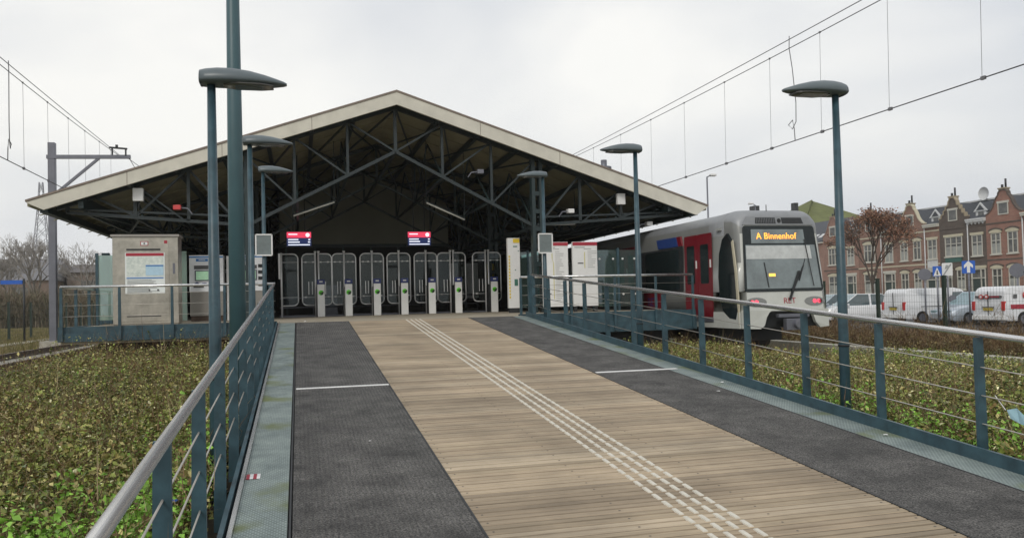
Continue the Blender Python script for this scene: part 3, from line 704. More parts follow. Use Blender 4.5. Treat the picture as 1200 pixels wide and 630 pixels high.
# card machine + tall totem
t = thing('card_machine', 'small yellow card machine on a post at the right of the gates', 'card machine', (6.5, 27.6, ZP))
K_ = 1.122
def yb(b, x0, z0_, x1, z1_, dy=0, th=.01): b.box((x0*K_, 27.6+dy, .43+(z0_-.43)*K_), (x1*K_, 27.6+dy+th, .43+(z1_-.43)*K_))
b = MB(); yb(b,5.72,1.16,5.98,1.60,0,.2); b.build('housing', yellow, t, .01)
b = MB(); yb(b,5.76,1.42,5.82,1.55,-.012); yb(b,5.76,1.27,5.82,1.36,-.012); yb(b,5.87,1.3,5.94,1.33,-.012); b.build('slot', ink, t)
b = MB(); b.box((6.53,27.65,ZP), (6.60,27.75,1.24)); b.build('post', galv, t)
t = thing('information_totem', 'tall slim white totem with yellow top right of the fare gates', 'totem', (6.1, 22.6, ZP))
b = MB(); b.box((5.84,22.6,.22), (6.2,22.75,2.24)); b.build('panel', whitep, t, .005)
b = MB(); b.box((6.0,22.592,2.10), (6.19,22.599,2.22)); b.build('header', yellow, t)
b = MB()
for k in range(14): b.box((5.86,22.592,.5+k*.09), (5.90,22.599,.56+k*.09))
b.build('line_map', yellow, t)
b = MB(); b.box((6.0,22.592,1.98), (6.12,22.599,2.01)); b.box((6.02,22.592,.86), (6.12,22.599,1.05)); b.box((6.14,22.592,1.85),(6.165,22.599,1.88)); b.box((6.04,22.592,1.3),(6.07,22.599,1.33)); b.build('print', mat('print_green', (.05,.16,.12), .5), t)
b = MB(); b.box((5.86,22.62,ZP), (6.18,22.73,.22)); b.build('foot', dark, t)
# network maps
def map_board(x0, x1, y, seed, lab):
    random.seed(seed)
    t = thing('map_board', lab, 'map board', ((x0+x1)/2, y, ZP), group='network map boards')
    b = MB(); b.box((x0,y,.24), (x1,y+.1,2.0)); b.build('panel', whitep, t, .004)
    b = MB(); b.box((x0,y-.008,1.90), (x1,y-.001,1.99)); b.build('header', redp, t)
    b = MB()
    if seed == 1:
        xm = x0+.26; b.bar((xm,y-.004,1.72), (xm,y-.004,1.55), .018, .006); b.bar((xm,y-.004,1.55), (xm+.04,y-.004,1.42), .018, .006); b.bar((xm+.04,y-.004,1.42), (xm+.04,y-.004,.45), .018, .006)
    else:
        xm = x0+.34; b.bar((xm,y-.004,1.72), (xm,y-.004,1.28), .018, .006)
    b.build('route_line', paleyel, t)
    b = MB(); z = 1.74
    while z > (.42 if seed == 1 else 1.30):
        b.box((xm+.09,y-.006,z-.006), (xm+.09+random.uniform(.1,.27),y-.001,z+.006)); z -= .055
    b.box((xm-.02,y-.006,1.80), (xm+.2,y-.001,1.815)); b.box((x0+.05,y-.006,1.84), (x0+.35,y-.001,1.86)); b.build('print', inkl, t)
    b = MB(); b.box((xm-.2,y-.007,.58 if seed == 1 else 1.40), (xm-.04,y-.001,.605 if seed == 1 else 1.43)); b.build('print_bold', ink, t)
    b = MB(); b.box((x0+.02,y+.02,ZP), (x0+.1,y+.08,.24)); b.build('foot', dark, t); b = MB(); b.box((x1-.1,y+.02,ZP), (x1-.02,y+.08,.24)); b.build('foot', dark, t)
map_board(6.42, 7.14, 21.05, 1, 'left white network map board with red header and long yellow line')
map_board(7.26, 7.97, 21.0, 2, 'right white network map board with red header and short yellow line')
random.seed(5)
t = thing('glass_screen', 'dark glass windscreen between the map boards and the train', 'windscreen', (8.8, 21.5, ZP))
for x0, x1 in ((8.1,8.75),(8.8,9.4)):
    b = MB(); b.box((x0,21.5,.2), (x1,21.512,1.8)); p_ = b.build('pane', windscr, t)
    b = MB(); n = 12
    for (xx, zz) in ((x0+.12,1.55),(x1-.12,1.55),(x0+.12,.55),(x1-.12,.55)): b.prism([(xx+.03*math.cos(2*PI*i/n), zz+.03*math.sin(2*PI*i/n)) for i in range(n)], 'y', 21.48, 21.498)
    b.build('clamp', whitep, p_)
for x in (8.03, 8.775, 9.45):
    b = MB(); b.box((x-.03,21.45,ZP), (x+.03,21.55,1.85)); b.build('post', teal, t)
t = thing('glass_screen', 'long green glass windscreen running back along the right platform edge', 'windscreen', (9.45, 27, ZP))
for k in range(5):
    y0 = 22.0+k*2.2
    b = MB(); b.box((9.44,y0,.2), (9.452,y0+2.1,1.8)); b.build('pane', windscr, t); b = MB(); b.box((9.41,y0+2.1,ZP), (9.48,y0+2.2,1.85)); b.build('post', teal, t)
t = thing('glass_screen', 'glass windscreen panes behind the tall slim white totem', 'windscreen', (6.9, 24.5, ZP))
for x0 in (6.35, 7.0, 7.65):
    b = MB(); b.box((x0,24.5,.2), (x0+.6,24.512,1.95)); b.build('pane', windscr, t)
    b = MB(); b.box((x0+.6,24.46,ZP), (x0+.65,24.55,2.0)); b.build('post', teal, t)

# ------------------------------------------------------------------ kiosk and ticket machines
KX0, KX1, KY = -4.13, -2.72, 20.3
t = thing('information_kiosk', 'large stainless steel cabinet with route map poster on the left landing', 'kiosk', ((KX0+KX1)/2, KY, ZP))
b = MB(); b.box((KX0,KY,ZP+.02), (KX1,KY+.6,2.12)); b.build('body', stainless, t, .01)
b = MB(); b.box((KX0+.10,KY-.012,.16), (KX1-.2,KY-.001,2.04)); dp = b.build('door', stainless, t, .004)
b = MB(); b.box((KX0+.3,KY-.018,1.80), (KX1-.38,KY-.0125,1.84)); b.box((KX0+.3,KY-.018,.27), (KX1-.38,KY-.0125,.29)); b.build('slot', dark, dp)
b = MB(); b.box((KX0-.03,KY-.04,2.12), (KX1+.03,KY+.64,2.17)); b.box((KX0+.03,KY+.02,ZP), (KX1-.03,KY+.58,ZP+.02)); b.build('top_cap', stainless2, t)
px0, px1, pz0, pz1 = KX0+.27, KX0+1.12, .80, 1.75
b = MB(); b.box((px0,KY-.020,pz0), (px1,KY-.013,pz1)); po = b.build('poster', posterw, t)
b = MB(); b.box((px0+.02,KY-.024,pz1-.08), (px1-.02,KY-.0205,pz1-.01)); b.build('poster_header', redp, po)
b = MB(); b.box((px0+.03,KY-.024,1.20), (px1-.03,KY-.0205,pz1-.1)); b.build('poster_map', mapgrey, po)
b = MB(); b.box((px0+.44,KY-.028,1.22), (px1-.03,KY-.0245,1.44)); b.build('poster_inset', paleblue, po)
b = MB(); b.box((px0+.44,KY-.032,1.43), (px1-.03,KY-.0285,1.46)); b.box((px0+.03,KY-.028,1.15), (px1-.03,KY-.0245,1.175)); b.box((px0+.03,KY-.028,.96), (px0+.45,KY-.0245,.98)); b.build('poster_line', blue2, po)
b = MB(); random.seed(3)
for k in range(9):
    z = 1.11-.03*k if k < 4 else .93-.025*(k-4); b.box((px0+.04,KY-.028,z), (px0+random.uniform(.5,.78),KY-.0245,z+.006))
b.box((px0+.5,KY-.028,.86), (px0+.53,KY-.0245,.90)); b.box((px0+.68,KY-.028,.86), (px0+.72,KY-.0245,.90)); b.build('poster_print', ink, po)
b = MB(); b.box((KX0+.60,KY-.018,1.91), (KX0+.77,KY-.0125,2.01)); e_ = b.build('emblem', redp, t); b = MB(); b.box((KX0+.615,KY-.022,1.925), (KX0+.755,KY-.0185,1.995)); b.build('emblem_field', posterw, e_); b = MB(); b.prism([(KX0+.66,1.96),(KX0+.685,1.985),(KX0+.71,1.96),(KX0+.685,1.935)], 'y', KY-.026, KY-.0225); b.build('emblem_mark', ink, e_)
b = MB(); b.box((KX1-.30,KY-.018,1.96), (KX1-.23,KY-.0125,2.03)); b.build('sticker', redp, t)
b = MB(); b.box((KX1-.12,KY-.012,1.25), (KX1-.07,KY-.001,1.5)); b.build('lock', galv, t)
# pale glass beside
t = thing('glass_screen', 'pale greenish glass pane standing left of the steel kiosk', 'windscreen', (-4.3, 21.2, ZP))
b = MB(); b.box((-4.62,21.2,.2), (-4.2,21.212,1.75)); b.build('pane', paleglass, t); b = MB(); b.box((-4.68,21.17,ZP), (-4.62,21.24,1.8)); b.build('post', teal, t)
t = thing('glass_screen', 'pale greenish glass pane between the steel kiosk and the ticket machines', 'windscreen', (-3.1, 23.8, ZP))
b = MB(); b.box((-3.12,22.9,.12), (-2.86,22.912,1.95)); b.build('pane', paleglass, t); b = MB(); b.box((-3.18,22.88,ZP), (-3.12,22.95,2.0)); b.build('post', dark, t)
t = thing('camera_post', 'dark teal post with small camera behind the left landing railing', 'post', (-4.9, 23.4, ZP))
b = MB(); b.box((-5.02,23.4,-.2), (-4.84,23.52,1.95)); b.build('pole', teal, t); b = MB(); b.tube([(-4.84,23.4,1.55),(-4.7,23.4,1.55)], .045, 10); b.build('camera', galv, t)
def ticket_machine(x0, x1, y, lab, alt):
    t = thing('ticket_machine', lab, 'ticket machine', ((x0+x1)/2, y, ZP), group='ticket machines'); W = x1-x0
    b = MB(); b.box((x0,y,.88), (x1,y+.5,1.87)); b.build('upper_housing', MT.get('machine_white') or mat('machine_white', (.84,.85,.86), .4, var=.03), t, .01)
    b = MB(); b.box((x0+.01,y+.01,.22), (x1-.01,y+.5,.879)); b.build('lower_housing', stainless2, t, .01)
    b = MB(); b.box((x0+.03,y+.04,ZP), (x1-.03,y+.48,.219)); b.build('plinth', mat('plinth_brown', (.08,.05,.035), .6) if 'plinth_brown' not in MT else MT['plinth_brown'], t)
    b = MB(); b.box((x0,y-.008,1.80), (x1,y-.001,1.84)); b.box((x0+.2*W,y-.010,1.70), (x0+.55*W,y-.001,1.775)); hd = b.build('header', blue2, t)
    b = MB(); b.box((x0+.28*W,y-.014,1.73), (x0+.47*W,y-.0105,1.75)); b.build('header_print', whitep, hd)
    b = MB(); b.box((x0+.14*W,y-.010,1.49), (x0+.74*W,y-.001,1.59)); b.box((x0+.12*W,y-.010,.99), (x0+.42*W,y-.001,1.06)); b.build('slot', ink, t)
    b = MB(); b.box((x0+.16*W,y-.016,1.17), (x0+.74*W,y-.001,1.46)); sc_ = b.build('screen_frame', galv, t, .005)
    b = MB(); b.box((x0+.2*W,y-.020,1.2), (x0+.7*W,y-.0165,1.43)); b.build('screen', screen_g, sc_)
    b = MB(); n = 12; xx = x0+.22*W
    b.prism([(xx+.06*math.cos(2*PI*i/n), 1.12-.03+.05*math.sin(2*PI*i/n)) for i in range(n)], 'y', y-.02, y-.001); b.box((x0+.38*W,y-.02,1.05), (x0+.5*W,y-.001,1.12)); b.build('keypad', navy, t)
    if alt:
        b = MB()
        for k in range(4): b.box((x0+.78*W,y-.015,1.52-.17*k), (x0+.93*W,y-.001,1.61-.17*k))
        b.build('side_slot', dark, t)
ticket_machine(-2.86, -1.99, 23.4, 'left blue and white ticket machine with green screen', False)
ticket_machine(-1.75, -.89, 23.4, 'right ticket machine, next to the fare gates, with side slots', True)
b = MB(); b.box((-1.92,23.55,ZP), (-1.85,23.65,1.85)); tag(b.build('post', whitep), 'thin white post standing between the two ticket machines', 'post')

# ------------------------------------------------------------------ street lamps on ramp
def lamp_head(sgn, L0=.70):
    b = MB(False); rings = []
    # along x from -0.09 (behind pole) to L0-.09
    prof = [(.015,.07,.05,.05),(0,.10,.035,.095),(.05,.12,.035,.108),(.14,.14,.035,.118),(.26,.15,.032,.118),(.40,.145,.03,.10),(.52,.115,.025,.072),(.61,.08,.02,.045),(.675,.045,.015,.024),(.70,.02,.01,.012)]
    for (t_, hw, dn, up) in prof:
        x = (-.09 + t_*L0/.7)*sgn; ring = []
        for i in range(16):
            a = 2*PI*i/16; ca, sa = math.cos(a), math.sin(a)
            zz = up*sa if sa > 0 else dn*max(sa, -.75)
            ring.append((x, hw*ca, zz))
        rings.append(ring)
    b.loft(rings); return b
lenm = mat('lamp_lens', (.10,.10,.095), .2)
def street_lamp(x, y, ztop, sgn, label, zb=None):
    z0 = -1.22
    t = thing('street_lamp', label, 'street lamp', (x, y, z0), group='lamp posts along the ramp'); WL[t.name] = (0,0,0)
    H = ztop - z0
    b = MB(False); b.tube([(0,0,0),(0,0,H*.35),(0,0,H)], [.056,.050,.034], 14); b.build('pole', teal, t)
    h = lamp_head(sgn); h.v = [(a, c, d+H+.02) for a, c, d in h.v]; hd = h.build('lamp_head', tealg, t)
    b = MB(False); rings = []
    for q, hw in ((.10,.06),(.2,.12),(.4,.115),(.5,.07)):
        rings.append([((q)*sgn, hw*math.cos(2*PI*i/12), H-.006 - .008*(1 if math.sin(2*PI*i/12) < 0 else -.5)) for i in range(12)])
    b.loft(rings); b.build('lens', lenm, hd)
    b = MB(False); b.tube([(0,0,H*.30),(0,0,H*.30+.02)], .058, 14); b.build('collar', dark, t)
    return t
street_lamp(-.68, 7.15, 2.30, 1, 'nearest lamp post left of the ramp, in front of the tall mast')
street_lamp(5.36, 7.15, 2.46, -1, 'nearest lamp post right of the ramp, standing in the weeds')
street_lamp(-.66, 12.35, 2.80, 1, 'second lamp post left of the ramp, halfway to the station')
street_lamp(5.40, 12.35, 2.83, -1, 'second lamp post right of the ramp, in front of the red train doors')
street_lamp(-.69, 17.7, 3.25, 1, 'farthest lamp post left of the ramp, carrying a small white framed plate')
street_lamp(5.44, 17.7, 3.24, -1, 'farthest lamp post right of the ramp, carrying a small white framed plate')
for x, y, lab in ((-.69, 17.7, 'left'), (5.44, 17.7, 'right')):
    t = thing('sign_plate', 'white framed rectangular plate clamped to the farthest lamp post on the %s' % lab, 'sign', (x, y, 1.5))
    b = MB(); x0, x1, z0_, z1_ = x-.16, x+.16, 1.50, 1.93
    for P in (((x0,z0_),(x1,z0_)),((x0,z1_),(x1,z1_)),((x0,z0_),(x0,z1_)),((x1,z0_),(x1,z1_))):
        b.bar((P[0][0],y-.09,P[0][1]), (P[1][0],y-.09,P[1][1]), .028)
    b.build('rim', whitep, t); b = MB(); b.box((x0,y-.095,z0_), (x1,y-.085,z1_)); b.build('plate', mat('plate_grey_'+lab, (.16,.19,.19), .5), t)
    b = MB(); b.box((x-.06,y-.085,1.68), (x+.06,y+.06,1.74)); b.build('clamp', galv, t)
t = thing('tall_mast', 'thick tall teal mast rising out of view behind the nearest left lamp', 'mast', (-.80, 10.6, -1.22))
b = MB(); b.tube([(-.74,10.6,-1.22),(-.74,10.6,2.6),(-.74,10.6,8.5)], [.108,.09,.050], 20); b.build('pole', mastp, t)
b = MB(); b.tube([(-.74,10.6,-1.22),(-.74,10.6,-1.17)], .18, 20); b.build('base_plate', mastp, t)

# ------------------------------------------------------------------ overhead line
def catenary(xc, label, zt, zm, zm2, ys, sag, yr, loops):
    t = thing('overhead_wire', label, 'overhead wire', (xc, 20, zt(20)))
    Y = np.linspace(yr[0], yr[1], 60)
    b = MB(); b.tube([(xc,y,zt(y)) for y in Y], .011, 6); b.build('contact_wire', wirem, t)
    b = MB(); b.tube([(xc,y,zm(y)) for y in Y], .0095, 6); b.build('messenger_wire', wirem, t)
    b = MB(); b.tube([(xc,y,zm2(y)) for y in Y], .0095, 6); b.build('feeder_wire', wirem, t)
    for y in ys:
        b = MB(); b.tube([(xc,y,zm(y)),(xc,y+.05,zt(y))], .0045, 5); b.box((xc-.02,y-.02,zt(y)-.03), (xc+.02,y+.07,zt(y)+.03)); b.box((xc-.015,y-.02,zm(y)-.02), (xc+.015,y+.02,zm(y)+.02)); b.build('dropper', wirel, t)
    for y in loops:
        zz = zm(y); zb = zt(y); P = [(xc,y,zm2(y)+.08),(xc,y+.02,zz),(xc+.02,y-.05,zz-.5),(xc+.04,y-.12,zb+.9),(xc+.04,y-.1,zb+.45),(xc+.02,y+.02,zb+.3),(xc,y+.15,zb+.42),(xc,y-.02,zb+.5),(xc,y-.08,zb+.3),(xc,y-.1,zb)]
        b = MB(); b.tube(P, .011, 6); b.build('jumper_cable', wirel, t)
catenary(11.35, 'overhead contact line with droppers above the track on the right', lambda y: 4.03, lambda y: 6.25+.0008*(y-17)**2, lambda y: 6.46+.0004*(y-17)**2,
         [11.2-2.0,11.2+.0,13.45,15.6,17.6,20.0-.2,22.2,24.6,27.2,30,33,36,39,42,45], 0, (2, 60), [16.75])
catenary(-6.4, 'overhead contact line with droppers above the track on the left', lambda y: 3.92, lambda y: 6.0+.0011*(y-20)**2, lambda y: 6.17+.0003*(y-20)**2,
         [11,13.5,16,18.3,21.9,23.9,25.9,27.8,29.7,31.4], 0, (2, 33), [20.9])
t = thing('catenary_mast', 'grey steel mast with side arm carrying the overhead line on the left', 'mast', (-8.45, 32, -.65))
b = MB(); b.box((-8.56,31.9,-.62), (-8.33,32.13,6.46)); b.build('pole', galv, t, .01)
b = MB(); b.bar((-8.6,31.95,5.94), (-5.85,31.95,6.0), .13, .13); b.build('arm', galv, t)
b = MB(); b.bar((-8.35,31.95,4.6), (-6.9,31.95,5.93), .09); b.build('brace', galv, t)
b = MB(); b.bar((-6.45,31.9,6.05), (-6.45,31.9,6.32), .05); b.bar((-6.0,31.9,6.02), (-6.0,31.9,6.28), .05); b.bar((-6.55,31.9,6.32), (-5.95,31.9,6.28), .06); b.bar((-6.3,31.9,6.3),(-6.3,31.9,6.42),.08); b.build('insulator', dark, t)
b = MB(); b.bar((-5.9,31.95,5.96), (-5.5,31.95,5.2), .02); b.bar((-5.95,31.95,5.96), (-5.3,31.95,5.45), .02); b.bar((-8.3,31.95,4.5),(-7.0,31.95,4.05),.03); b.build('stay_wire', wirem, t)
b = MB(); b.box((-8.8,31.6,-1.25), (-8.1,32.4,-.6)); b.build('footing', concrete, t)
# ------------------------------------------------------------------ train
TC = 11.36
tr = thing('metro_train', 'grey metro train with red doors standing at the right platform', 'train', (TC, 17.1, -1.0))
def ring(y, hw, zt, zb, rake=0.0, tumble=.0, rr=.42):
    P = []
    side = [(-hw, zb), (-hw-.0, zb+.5), (-hw, .5), (-hw+.02, 1.2), (-hw+.05+tumble*.5, 1.9)]
    n = 7
    for i in range(1, n+1):
        a = PI - (PI/2)*i/n
        side.append((-(hw-.05-rr*1.2-tumble) + rr*1.2*math.cos(a), zt-.36 + .36*math.sin(a)) )
    right = [(-x, z) for x, z in side][::-1]
    for (x, z) in side + right:
        P.append((TC+x, y + rake*(z+.4), z))
    return P
tr.scale = (.915, 1, 1); tr.location.x = 11.24
rings = [ring(62, 1.31, 2.47, .02), ring(40, 1.31, 2.47, .02), ring(18.6, 1.31, 2.49, .02), ring(17.75, 1.31, 2.51, .02, .04), ring(17.3, 1.30, 2.48, .02, .08), ring(17.12, 1.26, 2.42, .02, .105), ring(17.03, 1.19, 2.36, .03, .12), ring(17.0, 1.12, 2.31, .05, .125)]
def matz(b, nf):
    for i, fc in enumerate(b.f):
        zc = sum(b.v[j][2] for j in fc)/len(fc); yc = sum(b.v[j][1] for j in fc)/len(fc)
        b.m[i] = 1 if (zc > 2.06 and len(fc) < 6) else (2 if yc < nf else 0)
b = MB(); b.loft(rings[:4]); matz(b, 0); body = b.build('body', [trainside, trainroof_m], tr)
b = MB(); b.loft(rings[3:], cap=(False, True)); matz(b, 17.28); cabn = b.build('cab_shell', [trainside, trainroof_m, trainfront_m], tr)
def yf(z): return 17.0 + .125*(z+.4)
def fpoly(pts, d, m, name, parent, th=.012):
    """panel on the raked front face, d = how far proud"""
    b = MB(); n = len(pts)
    for dd in (d, d-th):
        for (x, z) in pts: b.v.append((TC+x, yf(z)-dd, z))
    b.face(list(range(n))); b.face([n+i for i in range(n)][::-1])
    for i in range(n): b.face([i, n+i, n+(i+1)%n, (i+1)%n])
    return b.build(name, m, parent)
ws = rrect(-1.17, .50, 1.17, 2.09, .08); ws = [(x*(1-.06*(z-.5)), z) for x, z in ws]
wsn = fpoly(ws, .016, sideglass, 'windscreen', tr)
fpoly([(-1.10,.57),(1.10,.57),(1.03,1.62),(-1.03,1.62)], .022, MT['cab_interior'], 'windscreen_pane', wsn, .004)
fpoly([(-1.04,1.28),(.90,1.28),(.88,1.60),(-1.02,1.60)], .028, blindm, 'sun_blind', wsn, .004)
fpoly([(-.85,1.66),(.75,1.66),(.73,2.0),(-.83,2.0)], .024, cabm, 'display_panel', wsn, .004)
text_mesh('A Binnenhof', .215, 'destination_text', ledm, wsn, facing((TC-.10, yf(1.84)-.032, 1.83), (0,-1,.125)), .002, 1.05, 1.05)
fpoly([(-.43,.86),(-.24,.86),(-.24,.93),(-.43,.93)], .032, warmlight, 'dashboard_light', wsn, .004)
fpoly([(-.48,.6),(-.45,.6),(-.52,1.2),(-.55,1.2)], .033, dark, 'grab_pole', wsn, .004)
b = MB(); b.bar((TC+.10,yf(.32)-.05,.30), (TC+.45,yf(.9)-.05,.98), .06, .03); b.bar((TC+.45,yf(.9)-.05,.75), (TC+.82,yf(1.9)-.05,1.55), .025, .02); b.bar((TC+.12,yf(.32)-.05,.36), (TC+.62,yf(1.2)-.05,1.12), .025, .02); b.bar((TC+.86,yf(.6)-.05,.62),(TC+.72,yf(1.8)-.05,1.75),.02,.02); b.build('wiper', dark, tr)
fpoly([(-1.05,2.11),(1.05,2.11),(.92,2.31),(-.92,2.31)], .02, trainroof_m, 'roof_band', tr, .03)
b = fpoly([(-.68,2.14),(-.06,2.14),(-.08,2.285),(-.72+.06,2.285)], .026, dark, 'grille', tr)
b = fpoly([(.12,2.14),(.76,2.14),(.70,2.285),(.10,2.285)], .026, dark, 'grille', tr)
for k in range(12):
    x = -.64+k*.05; fpoly([(x,2.15),(x+.008,2.15),(x+.008,2.275),(x,2.275)], .030, trainroof_m, 'grille_bar', tr, .003) if k < 12 else None
n = 14; fpoly([(.03+.055*math.cos(2*PI*i/n), 2.21+.055*math.sin(2*PI*i/n)) for i in range(n)], .032, black, 'horn', tr, .01)
M_ = facing((TC+.12, yf(.27)-.006, .27), (0,-1,.125)); text_mesh('RET', .19, 'logo', redp, tr, M_, .002, 1.0, 1.15)
for s in (-1, 1):
    cx, cz = s*.86, .255
    P = [(cx+.30*math.cos(2*PI*i/20)*1.0, cz+.11*math.sin(2*PI*i/20)-.0+s*0) for i in range(20)]
    hl = fpoly(P, .012, trainside, 'headlight_cluster', tr)
    for q, m in ((-.13*s*-1, redlight), (.02*s*-1*-1*0, redlight), (.17*s, black)):
        fpoly([(cx+q+.055*math.cos(2*PI*i/12), cz+.05*math.sin(2*PI*i/12)) for i in range(12)], .02, m, 'lamp', hl, .008)
# lower skirts left and right of the coupler opening
for s in (-1, 1):
    b = MB(); pts = [(s*1.26,.06),(s*1.27,-.36),(s*.78,-.38),(s*.66,-.30),(s*.60,-.12),(s*.52,.0),(s*.42,.06)] 
    if s > 0: pts = [(1.26,.06),(1.27,-.36),(1.0,-.38),(.86,-.25),(.80,-.1),(.74,.06)]
    nn = len(pts)
    for dd in (0, .1):
        for (x, z) in pts: b.v.append((TC+x, 17.06+dd-.02*(abs(x) < 1), z))
    b.face(list(range(nn))); b.face([nn+i for i in range(nn)][::-1])
    for i in range(nn): b.face([i, nn+i, nn+(i+1)%nn, (i+1)%nn])
    b.box((TC+s*1.30-.02,17.15,-.36), (TC+s*1.30+.02,62,.03)); b.build('skirt', trainfront_m, tr, .0)
b = MB(); b.box((TC-1.2,17.25,-.35), (TC+1.2,61,.03)); 
for y in (19.2, 21.3, 33, 35, 42, 44): b.tube([(TC-.75,y,-.62),(TC+.75,y,-.62)], .37, 20)
b.box((TC-1.0,18.7,-.75), (TC+1.0,21.8,-.35)); b.build('underframe', dark, tr)
b = MB(); b.tube([(TC+.15,16.75,-.28),(TC+.15,17.5,-.28)], .10, 14); b.box((TC-.15,16.85,-.42), (TC+.45,17.0,-.15)); b.box((TC-.3,16.95,-.12), (TC+.6,17.1,-.04)); b.build('coupler', MT['galvanised_steel'], tr, .01)
# side panels (left side faces the platform) at X = TC-1.31
XS = TC-1.31
def spoly(y0, y1, z0_, z1_, m, name, parent, d=.012, r_=.04, th=.015):
    b = MB(); P = rrect(y0, z0_, y1, z1_, r_) if r_ else [(y0,z0_),(y1,z0_),(y1,z1_),(y0,z1_)]
    b.prism(P, 'x', XS-d, XS-d+th); return b.build(name, m, parent)
cabw = [(17.22,.0+.35),(17.30,1.0),(17.45,1.75),(17.62,1.93),(17.85,1.80),(18.02,1.45),(18.08,.9),(18.05,.4),(17.9,.05),(17.6,-.12),(17.3,-.15),(17.24,0)]
b = MB(); b.prism(cabw, 'x', XS-.012, XS+.05); b.build('cab_window', sideglass, tr)
b = MB(); b.prism([(y+(.0), z) for y, z in [(17.16,-.3),(17.24,.3),(17.30,1.0),(17.42,1.7),(17.36,1.75),(17.22,1.0),(17.16,.3)]], 'x', XS-.016, XS+.02); b.build('cab_pillar', MT['lintel_cream'], tr)
def doors(y0, y1, lab=None):
    for a, c in ((y0, (y0+y1)/2-.01), ((y0+y1)/2+.01, y1)):
        d = spoly(a, c, -.10, 2.02, trainred, 'door', tr, .018, .03, .02)
        spoly(a+.16, c-.14, .75, 1.75, sideglass, 'door_window', d, .024, .05, .005)
        spoly(a+.03, a+.10, 1.15, 1.35, whitep, 'door_sticker', d, .024, 0, .005)
    spoly(y0-.02, y1+.02, -.22, -.11, galv, 'door_sill', tr, .03, 0, .03)
doors(18.38, 19.85); doors(26.2, 27.65); doors(33.2, 34.65); doors(41, 42.4)
for y0, y1 in ((20.2,22.4),(22.8,25.9),(28,32.9),(35,40.6)):
    spoly(y0, y1, .62, 1.72, sideglass, 'side_window', tr, .012, .08, .015)
spoly(19.98, 40.8, .56, 1.775, dark, 'window_band', tr, .006, .05, .03)
b = MB(); b.prism([(20.25,1.80),(21.5,1.80),(21.6,2.06),(20.35,2.06)], 'x', XS-.012, XS+.05); b.build('blue_stripe', trainblue, tr)
b = MB(); b.prism([(20.0,1.80),(20.22,1.80),(20.32,2.06),(20.1,2.06)], 'x', XS-.012, XS+.05); b.build('red_stripe', trainred, tr)
spoly(23.2, 25.8, 1.76, 2.0, trainred, 'red_stripe', tr, .012, 0, .03)
spoly(21.2, 22.6, -.1, .55, trainred, 'red_panel', tr, .012, 0, .03)
text_mesh('RET', .34, 'side_logo', navy, tr, facing((XS-.012, 22.0, .28), (-1,0,0)), .003, 1.0, 1.1)
text_mesh('5421', .13, 'fleet_number', ink, tr, facing((XS+.04, 17.95, 2.05), (-1,0,0)), .003) if False else None
b = MB(); b.box((XS-.01,17.95,2.03),(XS+.06,18.15,2.10)); b.build('number_plate', inkl, tr)
b = MB(); b.box((TC-.6,22,2.42), (TC+.9,60,2.53)); b.box((TC-.5,18.3,2.42),(TC+.4,19.3,2.55)); b.build('roof_equipment', trainroof_m, tr, .03)
b = MB(); b.tube([(TC-.2,17.5,2.4),(TC-.2,17.5,2.62)], .012, 6); b.build('antenna', dark, tr)

# ------------------------------------------------------------------ boundary fence on the right
XF = 18.0
def mesh_fence(x, y0, y1, step, zb, zt_, label, sp=.1, wr=.0022, px=.045):
    t = thing('mesh_fence', label, 'fence', (x, y0, zb))
    y = y0
    while y <= y1+.01:
        b = MB(); b.box((x-px,y-px,zb), (x+px,y+px,zt_)); b.box((x-px-.01,y-px-.01,zt_),(x+px+.01,y+px+.01,zt_+.02)); b.build('post', fencem, t); y += step
    b = MB(); z = zb+.1
    while z < zt_-.05: b.box((x-wr,y0,z-wr*1.1), (x+wr,y1,z+wr*1.1)); z += .2
    y = y0
    while y < y1: b.box((x-wr*.7+.006,y-wr*.7,zb+.05), (x+wr*.7+.006,y+wr*.7,zt_-.07)); y += sp
    b.build('wire_mesh', fencem, t); return t
mesh_fence(XF, 11.15, 11.15+2.77*11, 2.77, -1.2, .84, 'dark green wire mesh fence between the right track and the parked cars')
mesh_fence(-13.8, 38, 38+3.4*16, 3.4, -.95, .95, 'dark green wire mesh fence beyond the grass on the far left', .35, .004, .05)

